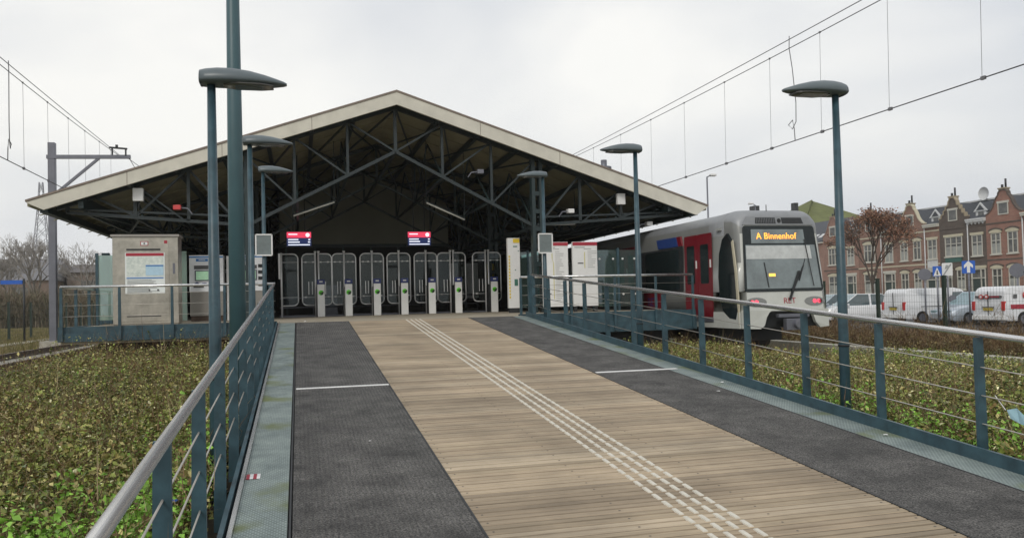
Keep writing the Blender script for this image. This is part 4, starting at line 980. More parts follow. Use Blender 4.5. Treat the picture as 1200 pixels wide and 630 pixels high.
# ------------------------------------------------------------------ houses
XH = 55.0; GZ = -1.13
def window(parent, y0, y1, z0_, z1_, arch=True, lint=creamst, curt=False, mull=2, trans=True, sill=True):
    yc = (y0+y1)/2; fr = MB()
    t_ = .07
    fr.box((XH-.05,y0,z0_), (XH+.06,y0+t_,z1_)); fr.box((XH-.05,y1-t_,z0_), (XH+.06,y1,z1_)); fr.box((XH-.05,y0+t_,z0_), (XH+.06,y1-t_,z0_+t_)); fr.box((XH-.05,y0+t_,z1_-t_), (XH+.06,y1-t_,z1_))
    if trans: fr.box((XH-.045,y0+t_,z1_-(z1_-z0_)*.36-.03), (XH+.05,y1-t_,z1_-(z1_-z0_)*.36+.03))
    for k in range(1, mull): 
        y = y0+(y1-y0)*k/mull; fr.box((XH-.044,y-.03,z0_+t_), (XH+.048,y+.03,z1_-t_))
    wn = fr.build('window', offwhite, parent)
    p = MB(); p.box((XH+.02,y0+.03,z0_+.03), (XH+.04,y1-.03,z1_-.03)); p.build('pane', pane, wn)
    if curt:
        p = MB(); p.box((XH+.005,y0+.05,z0_+.05), (XH+.015,y1-.05,z0_+(z1_-z0_)*.5)); p.build('curtain', pane2, wn)
    if sill:
        p = MB(); p.box((XH-.12,y0-.08,z0_-.1), (XH-.0,y1+.08,z0_)); p.build('sill', offwhite, wn)
    if lint is not None:
        p = MB(); hh = .26
        if arch:
            P = [(y0-.12,z1_)]; nn = 8
            for i in range(nn+1): P.append((y0-.12+(y1-y0+.24)*i/nn, z1_+hh*.55+hh*.6*math.sin(PI*i/nn)))
            P.append((y1+.12,z1_)); p.prism(P, 'x', XH-.09, XH+.0)
            q = MB(); Q = []
            for i in range(nn+1): Q.append((y0-.18+(y1-y0+.36)*i/nn, z1_+hh*.55+.0+hh*.6*math.sin(PI*i/nn)))
            for i in range(nn, -1, -1): Q.append((y0-.18+(y1-y0+.36)*i/nn, z1_+hh*.55+.12+hh*.6*math.sin(PI*i/nn)))
            q.prism(Q, 'x', XH-.11, XH+.0); q.build('arch', brick_b, wn)
        else: p.box((XH-.09,y0-.12,z1_), (XH+.0,y1+.12,z1_+hh*.8))
        p.build('lintel', lint, wn)
    return wn
def wall_with_holes(b, y0, y1, z0_, z1_, holes, x0=XH, th=.25):
    ysl = sorted({y0, y1, *[h[0] for h in holes], *[h[1] for h in holes]}); zsl = sorted({z0_, z1_, *[h[2] for h in holes], *[h[3] for h in holes]})
    for i in range(len(ysl)-1):
        for j in range(len(zsl)-1):
            yc, zc = (ysl[i]+ysl[i+1])/2, (zsl[j]+zsl[j+1])/2
            if any(h[0] < yc < h[1] and h[2] < zc < h[3] for h in holes): continue
            b.box((x0,ysl[i],zsl[j]), (x0+th,ysl[i+1],zsl[j+1]))
def dormer(parent, yc, m):
    b = MB(); b.box((XH+.5,yc-.55,6.35), (XH+1.6,yc+.55,7.05)); d = b.build('dormer', zincw, parent)
    b = MB(); b.prism([(yc-.75,7.0),(yc+.75,7.0),(yc+.62,7.1),(yc,7.75),(yc-.62,7.1)], 'x', XH+.42, XH+.5); b.build('dormer_face', zincw, d)
    b = MB(); b.prism([(yc-.42,7.08),(yc+.42,7.08),(yc,7.55)], 'x', XH+.40, XH+.418); b.build('dormer_gable', slate, d)
    b = MB(); b.prism([(yc-.75,7.0),(yc,7.75),(yc+.75,7.0)], 'x', XH+.5, XH+2.6); b.build('dormer_roof', slate, d)
    b = MB(); b.box((XH+.47,yc-.28,6.45), (XH+.497,yc+.28,6.95)); b.build('dormer_pane', pane, d)
def chimney(parent, y, x, z, sb):
    b = MB(); b.box((x,y-.33,z-1.3), (x+.5,y+.33,z)); b.box((x-.05,y-.38,z), (x+.55,y+.38,z+.1)); c = b.build('chimney', sb, parent)
    b = MB(); b.tube([(x+.3,y-.15,z+.12),(x+.3,y-.15,z+.85)], .08, 8); b.tube([(x+.3,y+.2,z+.12),(x+.3,y+.2,z+.4)], .1, 8); b.build('flue', dark, c)
def house(gy0, gy1, ey0, label, brick, style, cop, chim=True):
    """gable bay gy0..gy1, eave bay ey0..gy0"""
    t = thing('row_house', label, 'house', (XH, (ey0+gy1)/2, GZ), group='row houses along the street')
    yc = (gy0+gy1)/2; hw = (gy1-gy0)/2; holes = []; wins = []
    def addw(*a, **k): holes.append((a[0],a[1],a[2],a[3])); wins.append((a, k))
    if style in ('pair', 'pairwide'):
        for s in (-1, 1):
            c = yc+s*hw*.46; addw(c-.48, c+.48, 3.28, 5.0, curt=(s > 0))
            addw(c-.48, c+.48, .45, 2.1, curt=(s < 0))
    elif style == 'wide':
        addw(yc-.95, yc+.95, 3.35, 5.05, arch=False, mull=3, curt=True, lint=creamst if brick is brick_b else offwhite)
        for s in (-1, 1): c = yc+s*hw*.46; addw(c-.45, c+.45, .45, 2.15, curt=(s < 0))
    elif style == 'bay':
        addw(yc-.8, yc+.8, 3.4, 5.15, arch=True, mull=3)
        addw(yc-.85, yc+.85, .3, 2.2, arch=True, mull=2, curt=True)
    ecc = (ey0+gy0)/2
    addw(ecc-.55, ecc+.55, 3.25, 5.0, arch=False, curt=True, trans=True)
    holes.append((ecc-.75, ecc+.75, GZ, 2.2))
    b = MB(); wall_with_holes(b, ey0, gy1, GZ, 6.25, holes)
    prof = [(-1,6.25),(-1,6.5),(-.84,6.62),(-.68,6.85),(-.56,7.15),(-.46,7.55),(-.36,7.85),(-.27,7.98),(-.25,8.2),(-.12,8.38),(.12,8.38),(.25,8.2),(.27,7.98),(.36,7.85),(.46,7.55),(.56,7.15),(.68,6.85),(.84,6.62),(1,6.5),(1,6.25)]
    if style == 'wide' and brick is brick_b:    # stepped outline
        prof = [(-1,6.25),(-1,6.7),(-.84,6.7),(-.82,7.0),(-.66,7.02),(-.64,7.35),(-.5,7.38),(-.48,7.7),(-.32,7.75),(-.28,8.1),(-.12,8.42),(.12,8.42),(.28,8.1),(.32,7.75),(.48,7.7),(.5,7.38),(.64,7.35),(.66,7.02),(.82,7.0),(.84,6.7),(1,6.7),(1,6.25)]
    P = [(yc+p*hw, z) for p, z in prof]
    b.prism(P, 'x', XH, XH+.25)
    wl_ = b.build('wall', brick, t)
    for i in range(1, len(P)-2):
        pass
    b = MB()
    for i in range(1, len(P)-2): b.bar((XH+.1,P[i][0],P[i][1]+.04), (XH+.1,P[i+1][0],P[i+1][1]+.04), .36, .09, 0, (1,0,0)) if False else b.bar((XH+.12,P[i][0],P[i][1]+.03), (XH+.12,P[i+1][0],P[i+1][1]+.03), .34, .1)
    b.build('coping', cop, wl_)
    for a, k in wins: window(t, *a, **k)
    # attic window on the gable
    b = MB(); aw = .42; b.box((XH-.05,yc-aw-.08,6.42), (XH-.0,yc+aw+.08,6.5)); b.box((XH-.05,yc-aw-.08,6.5), (XH-.0,yc-aw,7.35)); b.box((XH-.05,yc+aw,6.5), (XH-.0,yc+aw+.08,7.35)); b.box((XH-.06,yc-aw-.15,7.35), (XH-.0,yc+aw+.15,7.52)); at_ = b.build('attic_window', offwhite, t)
    b = MB(); b.box((XH-.02,yc-aw,6.5), (XH-.003,yc+aw,7.35)); b.build('pane', pane, at_)
    # door with side lights
    d0, d1 = ecc-.75, ecc+.75
    b = MB(); b.box((XH-.03,d0,GZ), (XH+.1,d0+.1,2.2)); b.box((XH-.03,d1-.1,GZ), (XH+.1,d1,2.2)); b.box((XH-.03,d0+.1,2.08), (XH+.1,d1-.1,2.2)); b.box((XH-.03,d0+.1,1.35), (XH+.1,d1-.1,1.43)); b.box((XH-.03,ecc-.05-.25,GZ),(XH+.1,ecc+.03-.25,2.08)); df = b.build('door_frame', offwhite, t)
    b = MB(); b.box((XH+.05,d0+.1,GZ), (XH+.08,d1-.1,1.35)); dd = b.build('door', doorm, df); b = MB(); b.box((XH+.05,d0+.1,1.43), (XH+.08,d1-.1,2.08)); b.build('fanlight', pane, df)
    b = MB(); b.box((XH-.08,d0-.1,2.2), (XH-.0,d1+.1,2.42)); b.build('door_lintel', offwhite if brick is not brick_b else creamst, df)
    # cornice, roof, string course
    b = MB(); b.box((XH-.25,ey0,6.1), (XH-.0,gy0,6.25)); b.box((XH-.3,ey0,6.25), (XH+.1,gy0,6.38)); b.build('cornice', offwhite if brick is not brick_b else zincw, t)
    b = MB(); b.hexa([(XH+.05,ey0,6.3),(XH+3.4,ey0,8.1),(XH+3.4,gy1,8.1),(XH+.26,gy1,6.3),(XH+.05,ey0,6.42),(XH+3.4,ey0,8.22),(XH+3.4,gy1,8.22),(XH+.26,gy1,6.42)])
    b.box((XH+.3,ey0+.02,GZ), (XH+8,gy1-.02,6.25)); b.prism([(XH+3.4,8.1),(XH+8,6.2),(XH+3.4,6.2)], 'y', ey0+.02, gy1-.02)
    rf = b.build('roof', slate, t); b = MB(); b.box((XH+3.25,ey0,8.2), (XH+3.55,gy1,8.34)); b.build('ridge', zincw, rf)
    # wedge roof behind the gable
    b = MB(); b.prism([(yc-hw*.9,6.4),(yc,8.0),(yc+hw*.9,6.4)], 'x', XH+.25, XH+3.4); b.build('gable_roof', slate, rf)
    for z in (2.75, 5.72):
        b = MB(); b.box((XH-.03,ey0,z), (XH-.0,gy1,z+.12)); b.build('string_course', creamst if brick is brick_r else brick_b, t)
    if brick is brick_b:
        b = MB(); b.box((XH-.06,yc-.85,2.85), (XH-.0,yc+.95,3.24)); b.build('bay_panel', greenp, t)
        b = MB(); 
        for k in range(5): b.prism([(ey0+.05+k*.38,6.1),(ey0+.05+k*.38+.19,5.88),(ey0+.05+k*.38+.38,6.1)], 'x', XH-.12, XH-.0)
        b.build('cornice_scallop', zincw, t)
    if style == 'pair' and brick is brick_r: 
        b = MB(); b.box((XH-.06,ecc-.6,2.45), (XH-.0,ecc+.6,3.13)); b.build('bay_panel', zincw, t)
    b = MB(); b.tube([(XH-.08,gy0-.05,GZ),(XH-.08,gy0-.05,6.2)], .05, 8); b.build('downpipe', zincw, t)
    dormer(t, ecc, None)
    if chim: chimney(t, yc*57.4/55+.1, XH+2.4, 8.85, sandbrick)
    return t
house(51.2, 54.7, 49.2, 'orange brick row house with curved gable at the right edge, beside the dish aerial', brick_o, 'pair', brick_b)
house(56.6, 59.75, 54.7, 'dark brown brick row house with stepped gable and green window panel', brick_b, 'wide', sandbrick)
house(61.5, 65.1, 59.75, 'red brick row house with cream edged gable and white window panel', brick_r, 'pair', creamst)
house(67.2, 70.6, 65.1, 'red brick row house half hidden behind the russet leaved tree', brick_r, 'bay', sandbrick)
house(72.9, 76.2, 70.6, 'pinkish brick row house with a small slit attic window, left of the tree', brick_p, 'bay', brick_p)
t = thing('row_house', 'low brick house with dark slate roof and two skylights nearest the train', 'house', (XH, 82, GZ), group='row houses along the street')
b = MB(); wall_with_holes(b, 76.2, 92, GZ, 6.0, [(77.2,78.6,3.2,5.1),(79.6,81,3.2,5.1),(77.2,78.6,.4,2.2)]); b.box((XH+.3,76.3,GZ), (XH+8,92,6.0)); b.build('wall', brick_p, t)
b = MB(); b.hexa([(XH-.1,76.2,5.95),(XH+4,76.2,8.6),(XH+4,92,8.6),(XH-.1,92,5.95),(XH-.1,76.2,6.1),(XH+4,76.2,8.75),(XH+4,92,8.75),(XH-.1,92,6.1)]); b.prism([(XH+4,8.6),(XH+8,6),(XH+4,6)], 'y', 76.3, 92); rf = b.build('roof', slate, t)
b = MB()
for y in (77.3, 78.4): b.hexa([(XH+.55,y,6.50),(XH+1.2,y,6.92),(XH+1.2,y+.6,6.92),(XH+.55,y+.6,6.50),(XH+.55,y,6.58),(XH+1.2,y,7.0),(XH+1.2,y+.6,7.0),(XH+.55,y+.6,6.58)])
b.build('skylight', zincw, rf)
b = MB(); b.box((XH-.2,76.2,5.85), (XH-.0,92,5.98)); b.build('gutter', offwhite, t)
window(t, 77.2, 78.6, 3.2, 5.1, arch=True); window(t, 79.6, 81, 3.2, 5.1, arch=True); window(t, 77.2, 78.6, .4, 2.2, arch=True)
# dish aerial on the ridge
t = thing('dish_aerial', 'round grey dish aerial on the ridge between two row houses', 'aerial', (XH+3.4, 53.6+4.4, 8.3))
b = MB(); b.tube([(58.4,57.9,8.3),(58.4,57.9,8.7)], .05, 8); b.build('stand', galv, t)
b = MB(); rings = []
for q, rr in ((0,.05),(.05,.28),(.13,.47),(.22,.58)): rings.append([(58.3-q, 57.9+rr*math.cos(2*PI*i/20), 8.8+rr*math.sin(2*PI*i/20)) for i in range(20)])
b.loft(rings, cap=(True, False)); b.build('dish', zincw, t)
# building with the mossy pyramid roof
t = thing('mossy_roof_building', 'distant building with green mossy pyramid roof above the train', 'building', (80, 116, GZ))
b = MB(); b.box((74,107,GZ), (90,126,10.5)); b.build('wall', brick_p, t)
b = MB(); n0 = len(b.v); b.v += [(73.5,106.5,10.4),(90.5,106.5,10.4),(90.5,126.5,10.4),(73.5,126.5,10.4),(80.6,114.2,15.6),(82,116,15.6)]; b.face([0,1,5,4]); b.face([1,2,5]); b.face([2,3,4,5]); b.face([3,0,4]); b.face([0,3,2,1]); b.build('roof', moss, t)
b = MB(); b.box((74.2,121,11), (75.2,122.5,15.4)); b.build('chimney', dark, t); b = MB(); b.box((74.8,110.5,11),(75.5,111.4,14.6)); b.build('chimney', dark, t)

# ------------------------------------------------------------------ vehicles
def wheel(parent, x, y, r_, z):
    b = MB(False); b.tube([(x,y-.1,z),(x,y+.1,z)], r_, 20); w_ = b.build('wheel', black, parent); b = MB(False); b.tube([(x,y-.11,z),(x,y+.11,z)], r_*.6, 16); b.build('rim', galv, w_)
def car(label, loc, rz, paint, H=1.5, Lc=4.2, name='parked_car', estate=False):
    """nose towards -x local"""
    t = thing(name, label, 'car', loc, rz, 'cars parked along the street'); WL[t.name] = (0,0,0)
    hw = .87; zs = .55*H
    def sec(x, w_, z0_, z1_): return [(x,-w_,z0_),(x,w_,z0_),(x,w_*1.0,(z0_+z1_)/2),(x,w_*.94,z1_),(x,-w_*.94,z1_),(x,-w_,(z0_+z1_)/2)]
    L_ = Lc
    b = MB(False); b.loft([sec(0,hw*.75,.3,.58), sec(.12,hw*.9,.22,.68), sec(.5,hw,.2,.80), sec(1.15,hw,.2,.95), sec(L_-.6,hw,.2,1.0), sec(L_-.1,hw*.95,.22,.95), sec(L_,hw*.85,.3,.8)]); body = b.build('body', paint, t, .03)
    def cs(x, w0, w1, z0_, z1_): return [(x,-w0,z0_),(x,w0,z0_),(x,w1,z1_),(x,-w1,z1_)]
    z0_ = .93; zt_ = H
    xa, xb, xc, xd = 1.05, 1.95, L_-(.7 if estate else 1.0), L_-.12
    b = MB(False); b.v += [(xa,-.74,z0_),(xa,.74,z0_),(xb,.60,zt_-.03),(xb,-.60,zt_-.03),(xd,-.76,z0_),(xd,.76,z0_),(xc,.60,zt_-.04),(xc,-.60,zt_-.04)]
    for q in ((0,1,2,3),(4,7,6,5),(0,3,7,4),(1,5,6,2),(3,2,6,7)): b.face(list(q))
    gh = b.build('cabin', paint, t, .02)
    def lerp(a, c, k): return tuple(a[i]+(c[i]-a[i])*k for i in range(3))
    # glass panels offset outwards
    def quad(A, B, C_, D, off, inset=.07):
        A, B, C_, D = map(V, (A, B, C_, D)); cen = (A+B+C_+D)/4; nrm = (B-A).cross(D-A).normalized()
        if nrm.dot(cen-V((2.3,0,1.1))) < 0: nrm = -nrm
        pts = [p+(cen-p)*inset*1.4+nrm*off for p in (A, B, C_, D)]
        n = len(bb.v); bb.v += [tuple(p) for p in pts]; bb.v += [tuple(p-nrm*.02) for p in pts]
        bb.face([n,n+1,n+2,n+3]); bb.face([n+7,n+6,n+5,n+4])
        for i in range(4): bb.face([n+i,n+4+i,n+4+(i+1)%4,n+(i+1)%4])
    G = b.v if False else [(xa,-.74,z0_),(xa,.74,z0_),(xb,.60,zt_-.03),(xb,-.60,zt_-.03),(xd,-.76,z0_),(xd,.76,z0_),(xc,.60,zt_-.04),(xc,-.60,zt_-.04)]
    bb = MB(False); quad(G[0], G[1], G[2], G[3], .008); bb.build('windscreen', carglass2, gh)
    bb = MB(False); quad(G[4], G[5], G[6], G[7], .008); bb.build('rear_window', carglass, gh)
    for s in (0, 1):
        i0, i3, i7, i4 = ((0,3,7,4),(1,2,6,5))[s]
        m0 = lerp(G[i0], G[i4], .5); m1 = lerp(G[i3], G[i7], .5)
        bb = MB(False); quad(G[i0], m0, m1, G[i3], .008); bb.build('side_window', carglass, gh); bb = MB(False); quad(m0, G[i4], G[i7], m1, .008); bb.build('side_window', carglass, gh)
    for x in (.85, L_-.8):
        for s in (-1, 1): wheel(t, x, s*(hw-.08), .31, .31)
    for s in (-1, 1):
        b = MB(False); b.box((.02,s*.42-.16,.58), (.16,s*.42+.16,.72)); b.build('headlight', carglass2, t, .02)
        b = MB(False); b.box((L_-.10,s*.62-.12,.7), (L_-.02,s*.62+.12,.9)); b.build('tail_light', carred, t)
        b = MB(False); b.box((1.25,s*.92-.09,.95), (1.37,s*.92+.09,1.07)); b.build('mirror', paint, t, .02)
    return t
CZ = -1.235
def van(label, loc, rz, H=1.85, Lc=4.8, marks=None):
    """rear at x=0, nose towards +x local; +y is the left side of the van"""
    t = thing('parked_van', label, 'van', loc, rz, 'vans parked along the street'); WL[t.name] = (0,0,0)
    hw = .95
    P = [(.0,.35),(.02,1.0),(.10,H-.22),(.22,H-.06),(.45,H),(Lc-1.9,H),(Lc-1.45,H-.1),(Lc-.85,1.12),(Lc-.2,.95),(Lc,.75),(Lc,.32),(Lc-.1,.25),(.1,.25)]
    b = MB(False); n = len(P)
    rings = []
    for y, q in ((-hw,.0),(-hw*.97,.0),(hw*.97,0),(hw,0)):
        rings.append([(x, (y*(1-.10*max(0,(z-1.0))/.8)), z) for x, z in P])
    b.loft(rings[::3], sm=False); bd = b.build('body', carwhite, t, .06)
    # side windows of the cab
    for s in (-1, 1):
        def yo(z): return s*(hw*(1-.10*max(0,(z-1.0))/.8)+.006)
        Q = [(Lc-2.1,1.08),(Lc-1.0,1.08),(Lc-1.45,H-.22),(Lc-2.0,H-.22)]; b = MB(False)
        b.v += [(x, yo(z), z) for x, z in Q] + [(x, yo(z)-s*.02, z) for x, z in Q]; b.face([0,1,2,3]); b.face([7,6,5,4]); [b.face([i,4+i,4+(i+1)%4,(i+1)%4]) for i in range(4)]; b.build('side_window', carglass, t)
        Q = [(Lc-1.4,H-.1),(Lc-.9,1.15)]
        b = MB(False); b.box((.9,s*(hw+.0)-.004,.86), (2.3,s*hw+.004,.90)); b.build('door_rail', ink, t)
        b = MB(False); b.box((-.02,s*(hw-.09)-.075,.72), (.10,s*(hw-.09)+.09,1.12)); b.build('tail_light', carred, t, .01)
        b = MB(False); b.box((Lc-.98,s*(hw+.12)-.09,1.08), (Lc-.86,s*(hw+.12)+.09,1.28)); b.build('mirror', dark, t)
    b = MB(False); b.v += [(Lc-1.42,-.78,H-.12),(Lc-1.42,.78,H-.12),(Lc-.86,.86,1.16),(Lc-.86,-.86,1.16)]; b.v += [(x+.02, y, z+.012) for x, y, z in b.v]; b.face([0,1,2,3]); b.face([7,6,5,4]); b.build('windscreen', carglass, t)
    b = MB(False); b.box((-.012,-.012,.4), (.02,.012,H-.2)); b.build('door_gap', dark, t)
    b = MB(False); b.box((-.03,-.28,.72), (.0,.26,.84)); b.build('number_plate', plate_y, t); b = MB(False); b.box((-.035,-.34,.85),(.0,.34,.89)); b.build('plate_light', ink, t)
    b = MB(False); b.box((-.07,-hw+.03,.3), (.1,hw-.03,.5)); b.build('bumper', whitep, t, .03)
    for x in (.95, Lc-.85):
        for s in (-1, 1): wheel(t, x, s*(hw-.09), .33, .33)
    if marks:
        b = MB(False); b.box((-.0+.025-.03,-.75,1.28), (.05,.75,1.38)); b.build('stripe', ink, t)
        for q in (.38,.06):
            b = MB(False); b.v = []; n = 16
            b.prism([(q+.13*math.cos(2*PI*i/n), 1.33+.1*math.sin(2*PI*i/n)) for i in range(n)], 'x', -.02, -.008); rd = b.build('roundel', carred, t)
            b = MB(False); b.prism([(q+.07*math.cos(2*PI*i/n), 1.33+.05*math.sin(2*PI*i/n)) for i in range(n)], 'x', -.028, -.021); b.build('roundel_centre', whitep, rd)
        b = MB(False); b.box((-.02,-.66,1.30), (-.008,-.16,1.355)); b.build('lettering', redp, t)
        b = MB(False); n = 20; b.prism([(1.15+.2*math.cos(2*PI*i/n), 1.36+.18*math.sin(2*PI*i/n)) for i in range(n)], 'y', -hw-.012, -hw+.05); rd = b.build('roundel', carred, t)
        b = MB(False); b.prism([(1.15+.11*math.cos(2*PI*i/n), 1.36+.10*math.sin(2*PI*i/n)) for i in range(n)], 'y', -hw-.02, -hw-.0125); b.build('roundel_centre', whitep, rd)
        b = MB(False); b.box((.3,-hw-.01,.78), (1.6,-hw+.002,.98)); b.build('stripe', redp, t); b = MB(False); b.box((.45,-hw-.01,1.25),(.63,-hw+.002,1.42)); b.build('stripe', ink, t)
    return t
van('white van with red roundels and rear doors facing the fence, at the right edge', (29.6, 29.5, CZ), math.radians(-4), 1.78, marks=True)
van('plain white van parked between the light car and the white van with roundels', (29.3, 35.1, CZ), math.radians(-6), 1.80, 4.7)
car('pale blue glass silver car parked between the two white vans', (29.6, 32.35, CZ), 0, carsilver, 1.60)
car('white hatchback parked with its nose towards the fence, left of the plain van', (27.4, 38.7, CZ), math.radians(-14), carwhite, 1.62, 4.3)
car('silver blue car parked left of the white hatchback, partly behind the train', (28.5, 42.0, CZ), math.radians(-8), carsilver, 1.62, 4.3)
car('dark car parked behind the white hatchback on the far side of the street', (42.5, 57.0, CZ), math.radians(80), cardark, 1.5, 4.3)

# ------------------------------------------------------------------ signs and street lamps beyond the fence
def sign(label, x, y, zc, w_, h_, kind):
    t = thing('road_sign', label, 'road sign', (x, y, CZ))
    nv = V((0,0,0)) - V((x,y,0)); nv.normalize(); Mx = facing((x, y, zc), nv)
    def lb(name, m, P, d, par):
        n = len(P); b = MB(); 
        for dd in (d, d-.012):
            for (px, pz) in P: b.v.append(tuple(Mx @ V((px, pz, dd))))
        b.face(list(range(n))); b.face([n+i for i in range(n)][::-1]); [b.face([i,n+i,n+(i+1)%n,(i+1)%n]) for i in range(n)]
        return b.build(name, m, par)
    b = MB(); b.tube([(x,y,CZ),(x,y,zc+h_/2)], .035, 8); b.build('pole', galv, t)
    if kind == 'round':
        lb('plate', galv, [(w_/2*math.cos(2*PI*i/24), w_/2*math.sin(2*PI*i/24)) for i in range(24)], .06, t)
    else:
        pl_ = lb('plate', blue if kind in ('arrow', 'zebra') else whitep, rrect(-w_/2, -h_/2, w_/2, h_/2, .04), .06, t)
        if kind == 'arrow': lb('arrow', whitep, [(-.06,-.24),(.06,-.24),(.06,.05),(.17,-.05),(.17,.09),(0,.27),(-.17,.09),(-.17,-.05),(-.06,.05)], .075, pl_)
        if kind == 'zebra': lb('triangle', whitep, [(-.15,-.2),(.15,-.2),(0,.18)], .075, pl_); lb('figure', ink, [(-.03,-.14),(.04,-.14),(.02,.05),(-.02,.05)], .09, pl_)
        if kind == 'white': lb('bar', inkl, [(-.18,-.25),(-.12,-.25),(.18,.22),(.12,.25)], .075, pl_); lb('figure', inkl, [(-.1,.02),(.02,.05),(.06,.18),(-.05,.2)], .075, pl_)
    return t
sign('blue square sign with a white upward arrow above the parked vans', 27.9, 28.75, 1.40, .50, .54, 'arrow')
sign('small blue square crossing sign left of the white sign', 27.6, 30.2, 1.28, .36, .46, 'zebra')
sign('white square sign with a grey slanted symbol beside the blue arrow sign', 28.1, 30.15, 1.36, .42, .58, 'white')
sign('round grey back of a sign above the plain white van', 29.6, 33.2, 1.22, .58, .58, 'round')
sign('round grey back of a sign above the van with roundels', 30.5, 28.75, 1.22, .62, .62, 'round')
sign('small round grey sign back low beside the silver car', 31, 33.0, .0, .36, .36, 'round')
t = thing('road_sign', 'long blue street sign on a thin pole beyond the left fence', 'road sign', (-12.9, 42, -.95))
b = MB(); b.tube([(-12.3,42,-.95),(-12.3,42,2.0)], .05, 8); b.build('pole', dark, t); b = MB(); b.box((-13.25,41.95,1.75), (-12.35,42,1.93)); b.build('plate', blue, t)
def tall_lamp(x, y, ztop, sx, lab, z0_=CZ):
    t = thing('tall_street_lamp', lab, 'street lamp', (x, y, z0_)); b = MB(); b.tube([(x,y,z0_),(x,y,ztop)], .08, 10, r2=.045); b.build('pole', galv, t)
    b = MB(); b.tube([(x,y,ztop-.02),(x+.5*sx,y,ztop+.12)], .035, 8); b.build('arm', galv, t); b = MB(); b.box((x+.4*sx,y-.16,ztop+.04), (x+1.1*sx,y+.16,ztop+.2)); b.build('lamp_head', whitep, t, .05)
tall_lamp(24.4, 45, 7.75, .55, 'distant street lamp rising behind the train roof, right of the station eave')
tall_lamp(36.9, 60, 7.9, -.55, 'distant street lamp seen just above the train roof, near the mossy roof')

# ------------------------------------------------------------------ vegetation
def noise2(x, y, s, seed):
    r_ = np.random.default_rng(seed); out = np.zeros_like(x)
    for k in range(7):
        a = r_.uniform(0, 2*PI); fq = s*(1.5**k)*r_.uniform(.8,1.2); ph = r_.uniform(0, 2*PI); ph2 = r_.uniform(0, 2*PI)
        out += np.sin((x*np.cos(a)+y*np.sin(a))*fq+ph)*np.cos((x*np.sin(a)-y*np.cos(a))*fq*.8+ph2)/(1.25**k)
    return out/2.5
PAL = np.array([(.14,.16,.042),(.06,.08,.022),(.18,.15,.055),(.31,.27,.13),(.13,.085,.036),(.17,.195,.052),(.42,.40,.28),(.15,.28,.045),(.20,.185,.07)])
def leaves_mesh(name, label, P, N, size, cols, mat_, aspect=.5):
    """P centres (n,3), N normals, size (n,), cols (n,3): folded leaf of two triangles each"""
    n = len(P); r_ = np.random.default_rng(5)
    t = r_.normal(size=(n,3)); t -= (t*N).sum(1)[:,None]*N; t /= np.linalg.norm(t, axis=1)[:,None]+1e-9
    s_ = np.cross(N, t); L_ = size[:,None]
    v = np.empty((n,4,3), 'f')
    v[:,0] = P - t*L_*.5; v[:,2] = P + t*L_*.5 - N*L_*.12
    v[:,1] = P + s_*L_*aspect*.5 + N*L_*.12; v[:,3] = P - s_*L_*aspect*.5 + N*L_*.12
    me = bpy.data.meshes.new(name); me.vertices.add(n*4); me.vertices.foreach_set('co', v.ravel())
    idx = (np.arange(n)*4)[:,None] + np.array([0,1,2,0,2,3])[None]
    me.loops.add(n*6); me.loops.foreach_set('vertex_index', idx.ravel().astype('i'))
    me.polygons.add(n*2); me.polygons.foreach_set('loop_start', (np.arange(n*2)*3).astype('i')); me.polygons.foreach_set('loop_total', np.full(n*2, 3, 'i'))
    me.update(calc_edges=True)
    a = me.attributes.new('tint', 'FLOAT_COLOR', 'FACE'); c = np.ones((n*2,4), 'f'); c[:,:3] = np.repeat(cols, 2, axis=0); a.data.foreach_set('color', c.ravel())
    me.materials.append(mat_); o = bpy.data.objects.new(name, me); COL.objects.link(o)
    if label: o['label'] = label
    return o
